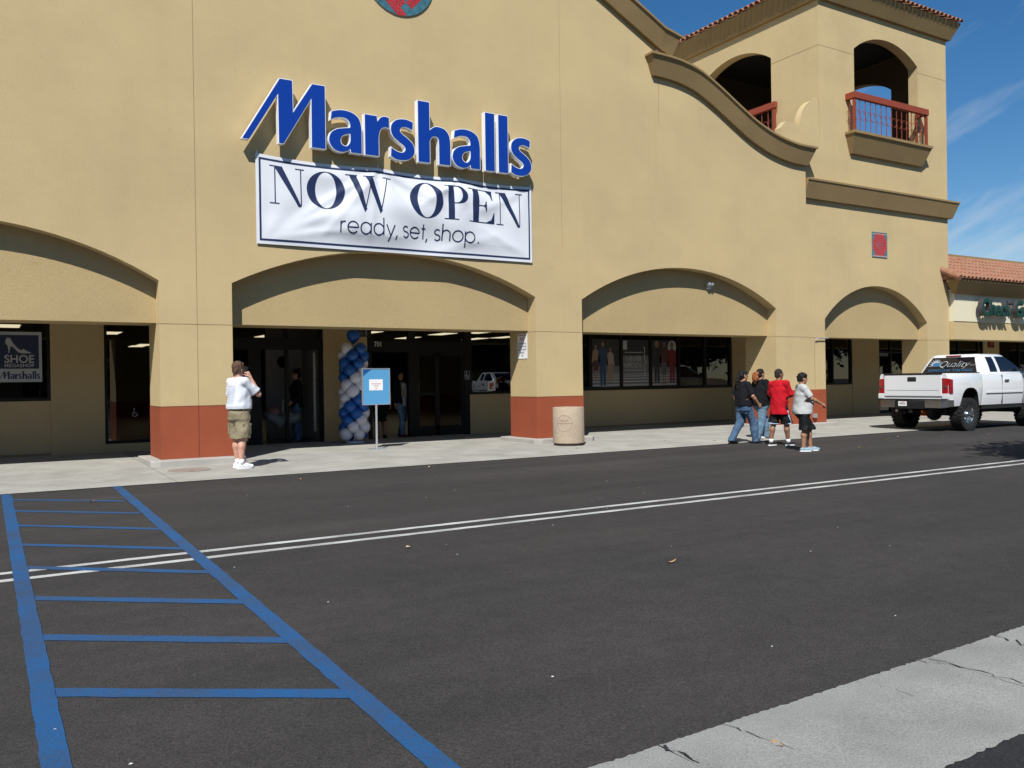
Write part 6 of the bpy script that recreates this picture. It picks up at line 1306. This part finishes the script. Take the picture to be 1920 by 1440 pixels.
# greenhouse
GB = dict(x0=0.66, x1=2.85, y=0.845, z=1.39); GT = dict(x0=0.95, x1=2.05, y=0.615, z=1.90)
gv = []
secs = []
for t, bul in ((0.0, 0.0), (0.25, 0.02), (0.5, 0.028), (0.75, 0.026), (0.9, 0.012), (0.965, -0.008), (1.0, -0.07)):
    z = GB['z']+(GT['z']-GB['z'])*t; x0 = GB['x0']+(GT['x0']-GB['x0'])*t-bul*0.6; x1 = GB['x1']+(GT['x1']-GB['x1'])*t+bul*0.6; y = GB['y']+(GT['y']-GB['y'])*t+bul; c = 0.11
    secs.append([(x0+c, -y), (x1-c*1.4, -y), (x1-c*0.4, -y+c*0.6), (x1, -y+c*2.2), (x1, y-c*2.2), (x1-c*0.4, y-c*0.6), (x1-c*1.4, y), (x0+c, y), (x0+c*0.3, y-c*0.3), (x0, y-c), (x0, -y+c), (x0+c*0.3, -y+c*0.3)]); gv += [(p[0], p[1], z) for p in secs[-1]]
n = 12; gf = [(i*n+k, i*n+(k+1) % n, (i+1)*n+(k+1) % n, (i+1)*n+k) for i in range(len(secs)-1) for k in range(n)]+[tuple(range((len(secs)-1)*n, len(secs)*n)), tuple(range(n))[::-1]]
MB().add(gv, gf).build('cab_roof', 'truck_white', tr, angle=50)
def glim(z):      # greenhouse limits at height z
    t = (z-GB['z'])/(GT['z']-GB['z']); b_ = float(np.interp(t, (0, .25, .5, .75, .9, .965, 1), (0, .02, .028, .026, .012, -.008, -.07))); return GB['x0']+(GT['x0']-GB['x0'])*t-b_*0.6, GB['x1']+(GT['x1']-GB['x1'])*t+b_*0.6, GB['y']+(GT['y']-GB['y'])*t+b_
def gpanel(name, pts, face, m_, off=0.006, parent=None, sub=6):
    """window given by 4 corners (u,z) on a greenhouse face, subdivided to follow the bulge"""
    v = []; f = []; (a, b, c, d) = [Vector(p) for p in pts]
    for i in range(sub+1):
        for j in range(sub+1):
            s_, t = i/sub, j/sub; p = a.lerp(b, s_).lerp(d.lerp(c, s_), t); x0, x1, y = glim(p.y)
            v.append((x0-off, p.x, p.y) if face == 'rear' else (x1+off, p.x, p.y) if face == 'front' else (p.x, (y+off)*(-1 if face == 'R' else 1), p.y))
    for i in range(sub):
        for j in range(sub): q = i*(sub+1)+j; f.append((q, q+sub+1, q+sub+2, q+1))
    return MB().add(v, f).build(name, m_, parent or tr, smooth=True)
rw = gpanel('rear_window', [(0.735, 1.425), (-0.735, 1.425), (-0.555, 1.825), (0.555, 1.825)], 'rear', 'tinted')
for fc in 'RL':
    gpanel('quarter_window', [(1.08, 1.44), (1.42, 1.44), (1.42, 1.82), (1.12, 1.82)], fc, 'tinted'); gpanel('door_window', [(1.55, 1.44), (2.62, 1.44), (2.02, 1.83), (1.55, 1.83)], fc, 'tinted')
gpanel('windscreen', [(-0.70, 1.43), (0.70, 1.43), (0.52, 1.84), (-0.52, 1.84)], 'front', 'tinted', 0.008)
MB().box(0.885, 0.91, -0.20, 0.20, 1.845, 1.875).build('brake_light', 'tail_red', tr, bevel=0.006)
# decals on the rear window: burst, script and block lettering
def on_rear(me, x0, x1, z0, z1, m_, off=0.010):
    fitmesh(me, x0, x1, z0, z1)
    for v_ in me.vertices: y, z = -v_.co.x, v_.co.y; v_.co = (glim(z)[0]-off, y, z)
    me.update(); return link('decal', me, m_, rw)
burst = []
for i in range(18):
    a = R(10+i*200/17); rr = 0.5 if i % 2 else 1.0; burst.append((math.cos(a)*rr, math.sin(a)*rr*0.9))
burst += [(-0.3, -0.25), (0.35, -0.1)]
on_rear(curvefill('d', [burst]), -0.60, -0.24, 1.60, 1.80, 'decal_white'); on_rear(curvefill('d', [ell(0, 0, 1, 0.8, 20)]), -0.50, -0.28, 1.595, 1.70, 'decal_blue', 0.012)
on_rear(textmesh('Quality', 1, 0, shear=0.45, offset=-0.014), -0.30, 0.50, 1.53, 1.73, 'decal_white', 0.014); on_rear(curvefill('d', [rect(0, 1, 0, 1)]), 0.50, 0.70, 1.615, 1.622, 'decal_white', 0.013); on_rear(curvefill('d', [rect(0, 1, 0, 1)]), -0.69, -0.54, 1.605, 1.612, 'decal_white', 0.013)
on_rear(textmesh('WINDOW TINTING', 1, 0, space=1.15, offset=0.01), -0.585, 0.60, 1.465, 1.525, 'decal_blue', 0.012)
# side trim, handles, mirrors, doors
for s_ in (-1, 1):
    y = s_*0.934
    MB().box(0.72, 2.42, min(y, y+s_*0.012), max(y, y+s_*0.012), 0.905, 0.955).build('side_moulding', 'truck_white', tr, bevel=0.005); MB().box(0.72, 2.42, min(y, y+s_*0.008), max(y, y+s_*0.008), 0.895, 0.904).build('moulding_shadow_gap', 'gap_dark', tr)
    for x in (1.46, 2.46): MB().prism([(x-0.004, 0.64), (x+0.004, 0.64), (x+0.004, 1.36), (x-0.004, 1.36)], 'y', s_*0.90, s_*0.9345).build('door_gap', 'gap_dark', tr)
    MB().box(1.56, 1.76, min(s_*0.92, s_*0.955), max(s_*0.92, s_*0.955), 1.19, 1.245).build('door_handle', 'chrome', tr, bevel=0.012)
    mr = MB().box(2.42, 2.55, min(s_*0.90, s_*1.15), max(s_*0.90, s_*1.15), 1.40, 1.60).build('mirror', 'truck_black', tr, bevel=0.03); MB().box(2.414, 2.420, min(s_*0.97, s_*1.13), max(s_*0.97, s_*1.13), 1.43, 1.57).build('mirror_glass', 'chrome', mr)
    MB().tube([(2.72, s_*0.925, 1.40), (2.78, s_*0.93, 1.80)], 0.006, 6).build('aerial', 'truck_black', tr) if s_ < 0 else None
    MB().box(0.64, 2.5, min(s_*0.80, s_*0.88), max(s_*0.80, s_*0.88), 0.52, 0.60).build('rocker', 'truck_under', tr)
    MB().box(3.80, 3.95, min(s_*0.52, s_*0.86), max(s_*0.52, s_*0.86), 0.98, 1.20).build('headlight', 'chrome', tr, bevel=0.02)
MB().box(3.88, 3.96, -0.50, 0.50, 0.92, 1.22).build('grille', 'truck_black', tr, bevel=0.01); MB().box(3.90, 4.06, -0.92, 0.92, 0.62, 0.86).build('front_bumper', 'chrome', tr, bevel=0.04)
# chassis
ch_ = MB()
for s_ in (-1, 1): ch_.box(-0.85, 3.7, min(s_*0.36, s_*0.46), max(s_*0.36, s_*0.46), 0.46, 0.60)
ch_.box(-0.5, 0.5, -0.35, 0.35, 0.62, 0.92); ch_.box(0.7, 2.4, -0.55, 0.55, 0.44, 0.60); ch_.build('frame', 'truck_under', tr)
MB().tube([(0, -0.75, 0.41), (0, 0.75, 0.41)], 0.055, 10).build('axle', 'truck_under', tr); MB().sphere((0, 0.0, 0.40), (0.17, 0.19, 0.17)).build('differential', 'truck_under', tr, smooth=True); MB().tube([(2.95, -0.75, 0.41), (2.95, 0.75, 0.41)], 0.05, 10).build('axle', 'truck_under', tr)
MB().box(-0.98, -0.70, -0.04, 0.06, 0.46, 0.56).build('hitch', 'truck_under', tr); MB().tube([(-0.96, -0.28, 0.50), (-0.90, -0.28, 0.47), (-0.7, -0.28, 0.48)], 0.035, 8).build('tow_hook', 'tow_orange', tr); MB().tube([(-0.93, 0.42, 0.50), (-0.2, 0.42, 0.50)], 0.035, 10).build('exhaust', 'chrome', tr)
for s_ in (-1, 1):
    for k in range(3): MB().tube([(-0.05-0.35, s_*0.5, 0.52), (0.0, s_*0.5, 0.43+k*0.02), (0.4, s_*0.5, 0.52)], 0.014, 5).build('leaf_spring', 'truck_under', tr)
def liner(x, r, zt):
    for s_ in (-1, 1):
        v = []; f = []
        for i in range(17):
            a = math.pi*i/16; px_, pz_ = x+(r-0.006)*math.copysign(abs(math.cos(a))**0.75, math.cos(a)), 0.40+(zt-0.006-0.40)*abs(math.sin(a))**0.62
            v += [(px_, s_*0.50, pz_), (px_, s_*0.918, pz_)]
            if i: f.append((2*i-2, 2*i-1, 2*i+1, 2*i))
        pydata('wheel_liner', v, f, 'truck_under', tr)
liner(0.03, 0.40, 1.06); liner(2.98, 0.42, 1.06)
def wheel(x, s_):
    r = 0.405; w_ = 0.30; y0 = s_*0.775
    w0 = bpy.data.objects.new('wheel', None); COL.objects.link(w0); w0.parent = tr; w0.location = (x, y0, r); w0.rotation_euler = (0, 0.3 if x else 0.1, 0)
    t = MB(); t.lathe([(0.215, -0.125), (0.30, -0.150), (0.365, -0.148), (0.388, -0.12), (0.390, 0.0), (0.388, 0.12), (0.365, 0.148), (0.30, 0.150), (0.215, 0.125)], n=48, axis='y', cap=False)
    for i in range(26):
        a = 2*math.pi*i/26
        for (ya, yb, da) in ((-0.150, -0.06, 0.0), (-0.05, 0.05, 0.12), (0.06, 0.150, 0.0)):
            M4 = Matrix.Rotation(a+da, 4, 'Y'); vv = [M4 @ Vector((xx, yy, zz)) for xx in (-0.032, 0.032) for yy in (ya, yb) for zz in (0.375, r)]; t.add(vv, [(0, 1, 3, 2), (4, 6, 7, 5), (0, 4, 5, 1), (2, 3, 7, 6), (0, 2, 6, 4), (1, 5, 7, 3)])
        for yy in (-1, 1):
            M4 = Matrix.Rotation(a, 4, 'Y'); vv = [M4 @ Vector((xx, yy*q, zz)) for xx in (-0.025, 0.025) for q in (0.14, 0.158) for zz in (0.32, 0.39)]; t.add(vv, [(0, 1, 3, 2), (4, 6, 7, 5), (0, 4, 5, 1), (2, 3, 7, 6), (0, 2, 6, 4), (1, 5, 7, 3)])
    t.build('tyre', 'tyre', w0)
    rm = MB(); o_ = s_; rm.lathe([(0.218, 0.128*o_), (0.205, 0.122*o_), (0.195, 0.06*o_), (0.0, 0.05*o_)], n=40, axis='y', cap=False)
    rm.build('rim', 'chrome', w0, angle=40)
    sp_ = MB()
    for i in range(8):
        M4 = Matrix.Rotation(2*math.pi*i/8, 4, 'Y'); vv = [M4 @ Vector((xx*sx, yy*o_, zz)) for sx in (-1, 1) for (xx, yy, zz) in ((0.030, 0.075, 0.07), (0.030, 0.055, 0.07), (0.022, 0.105, 0.205), (0.022, 0.06, 0.205))]; sp_.add(vv, [(0, 1, 3, 2), (4, 6, 7, 5), (0, 4, 5, 1), (2, 3, 7, 6), (0, 2, 6, 4), (1, 5, 7, 3)])
    sp_.build('spokes', 'chrome', w0); MB().lathe([(0.085, 0.05*o_), (0.08, 0.10*o_), (0.05, 0.135*o_), (0.0, 0.14*o_)], n=20, axis='y', cap=False).build('hub_cap', 'chrome', w0, smooth=True)
    MB().lathe([(0.19, 0.045*o_), (0.0, 0.04*o_)], n=24, axis='y', cap=False).build('brake_disc', 'truck_under', w0)
for x in (0.0, 2.95):
    for s_ in (-1, 1): wheel(x, s_)

# ================================================================ leaves, litter, trees
for n_, c in (('leaf_tan', (0.36, 0.22, 0.09)), ('leaf_brown', (0.16, 0.075, 0.035)), ('leaf_pale', (0.50, 0.40, 0.24)), ('gum', (0.55, 0.55, 0.53))): mat(n_, c, 0.8)
def leaf_mesh(L, W_, curl):
    v = []; f = []
    for i, t in enumerate((0, .25, .5, .75, 1)):
        w_ = W_*math.sin(math.pi*min(1, t*0.93+0.05))*0.5; z = curl*(t-0.5)**2*4+0.004
        v += [(L*(t-0.5), -w_, z+0.4*w_), (L*(t-0.5), 0, z), (L*(t-0.5), w_, z+0.4*w_)]
        if i: b = 3*(i-1); f += [(b, b+3, b+4, b+1), (b+1, b+4, b+5, b+2)]
    me = bpy.data.meshes.new('fallen_leaf'); me.from_pydata(v, [], f); me.update(); return me
LM = [leaf_mesh(0.10, 0.045, 0.02), leaf_mesh(0.13, 0.035, 0.03), leaf_mesh(0.08, 0.05, 0.015)]
spots = [(3.83, -3.30), (1.06, -4.05), (2.98, -8.9), (9.95, -1.6), (12.6, -1.2), (13.4, -1.9), (14.5, 0.3), (17.6, -1.0), (18.1, -0.7), (16.6, -1.9), (17.3, -3.6), (16.5, -3.9), (17.9, -4.3), (15.6, -4.1), (19.5, -4.4), (20.3, -4.9), (14.2, -4.9), (12.1, -5.2), (6.1, -2.9), (4.35, -10.6), (2.5, -13.25)]
for i, (x, y) in enumerate(spots):
    zz = wz(y)+0.005 if y > -2.5 else 0.001
    place = 'on the concrete walk' if y > -2.5 else 'on the dark asphalt lane'
    o = bpy.data.objects.new('fallen_leaf', LM[i % 3].copy()); o.data.materials.append(MT[('leaf_tan', 'leaf_brown', 'leaf_pale', 'leaf_tan')[i % 4]]); COL.objects.link(o); o.location = (x, y, zz); o.rotation_euler = (0, 0, random.uniform(0, 6.28)); o.scale = (0.8,)*3
    tag(o, 'small dry curled leaf lying '+place, 'leaf', 'dry leaves '+place)
lit = MB()
for i in range(60):
    x, y = random.uniform(0, 20), random.uniform(-12.8, -2.6); q = random.uniform(0.004, 0.009); lit.add([(x-q, y, 0.004), (x, y-q*0.7, 0.004), (x+q, y, 0.005), (x, y+q*0.7, 0.006)], [(0, 1, 2, 3)])
tag(lit.build('litter_specks', 'gum', None), 'pale specks of grit scattered over the asphalt lane', 'grit', kind='stuff')
mat('bark', (0.12, 0.085, 0.06), 0.95, var=0.3, vs=8, bump=0.8, bs=30)
for n_, c in (('leaf_green', (0.055, 0.095, 0.025)), ('leaf_dark', (0.035, 0.065, 0.02))): mat(n_, c, 0.6, var=0.3, vs=3)
def tree(label, loc, h, cr, nleaf, m_='leaf_green', group=None, lf=0.16, z0=None):
    t = thing('tree', loc, label, 'tree', group); r = np.random.default_rng(int(h*100+loc[0]*7)); tk = MB(); tk.tube([(0, 0, 0), (0.05, 0.03, h*0.25), (0.0, 0.08, h*0.5), (0.1, 0.0, h*0.8)], 0.03*h, 9, r2=0.008*h)
    cz = h*0.66 if z0 is None else z0; cl = []
    for i in range(9):
        a = r.uniform(0, 6.28); e = r.uniform(0.2, 1.0); end = (cr*0.7*math.cos(a), cr*0.7*math.sin(a), cz+cr*(e-0.5)*0.9); tk.tube([(0.02, 0.05, h*0.35+0.02*i*h), (end[0]*0.5, end[1]*0.5, (h*0.4+end[2])/2), end], 0.012*h, 6, r2=0.003*h); cl.append(end)
    tk.build('trunk', 'bark', t)
    for i in range(14):
        v_ = r.normal(size=3); v_ /= np.linalg.norm(v_); cl.append((v_[0]*cr*0.75, v_[1]*cr*0.75, cz+v_[2]*cr*0.6))
    C_ = np.array(cl)[r.integers(0, len(cl), nleaf)]+r.normal(size=(nleaf, 3))*cr*0.21; A_ = r.normal(size=(nleaf, 3)); A_ /= np.linalg.norm(A_, axis=1)[:, None]; B_ = np.cross(A_, r.normal(size=(nleaf, 3))); B_ /= np.linalg.norm(B_, axis=1)[:, None]; sz = lf*r.uniform(0.6, 1.3, (nleaf, 1))
    V = np.stack([C_-A_*sz, C_+B_*sz*0.45, C_+A_*sz, C_-B_*sz*0.45], 1).reshape(-1, 3); me = bpy.data.meshes.new('crown'); me.from_pydata(V.tolist(), [], np.arange(nleaf*4).reshape(-1, 4).tolist()); me.update(); link('crown', me, m_, t); return t
tree('broad leafy tree at the right whose shadow falls across the lane', (14.5, -11.3, 0.0), 5.6, 2.2, 9500, 'leaf_green')
protos = [tree('leafy tree in the unseen belt added behind the viewer to block low skylight', (-62+i*3, -48, 0), h_, h_*0.40, 2600, 'leaf_dark', 'trees added behind the viewer to block low skylight', lf=0.45) for i, h_ in enumerate((8.5, 9.5, 10.5))]
for i in range(38):  # far trees reflected in the glass; extra copies added to block low skylight
    p = protos[i % 3]; c = p.copy(); COL.objects.link(c); c.location = (-58+i*5.2+random.uniform(-1, 1), -46-random.uniform(0, 8), 0); c.rotation_euler = (0, 0, random.uniform(0, 6.28))
    for k in p.children: q = k.copy(); COL.objects.link(q); q.parent = c
ob = wthing('far_building', (0, -75, 0), 'long low tan building across the car park behind the viewer', 'building'); box('wall', -90, 90, -84, -75, 0, 6.5, 'stucco', ob); box('parapet', -90.2, 90.2, -84.2, -74.8, 6.5, 7.3, 'trim', ob); box('canopy', -90, 90, -74.99, -72.5, 3.2, 3.8, 'tile_roof', ob)
for i in range(30): box('window', -87+i*6, -83+i*6, -75.05, -74.98, 0.5, 3.0, 'tinted', ob)

def copy_tree(o, parent=None):
    c = o.copy(); COL.objects.link(c); c.parent = parent
    for k in list(o.children): copy_tree(k, c)
    return c
for i, (x, y, rz_) in enumerate(((10.5, -21.5, 90), (20.5, -22.0, -90), (25.0, -21.8, 90), (36.0, -21.6, 90), (-7.5, -21.5, -90))):
    c = copy_tree(tr); c.location = (x, y, 0); c.rotation_euler = (0, 0, R(rz_)); tag(c, 'white pickup truck parked in the row behind the viewer', 'truck', 'pickups parked behind the viewer')
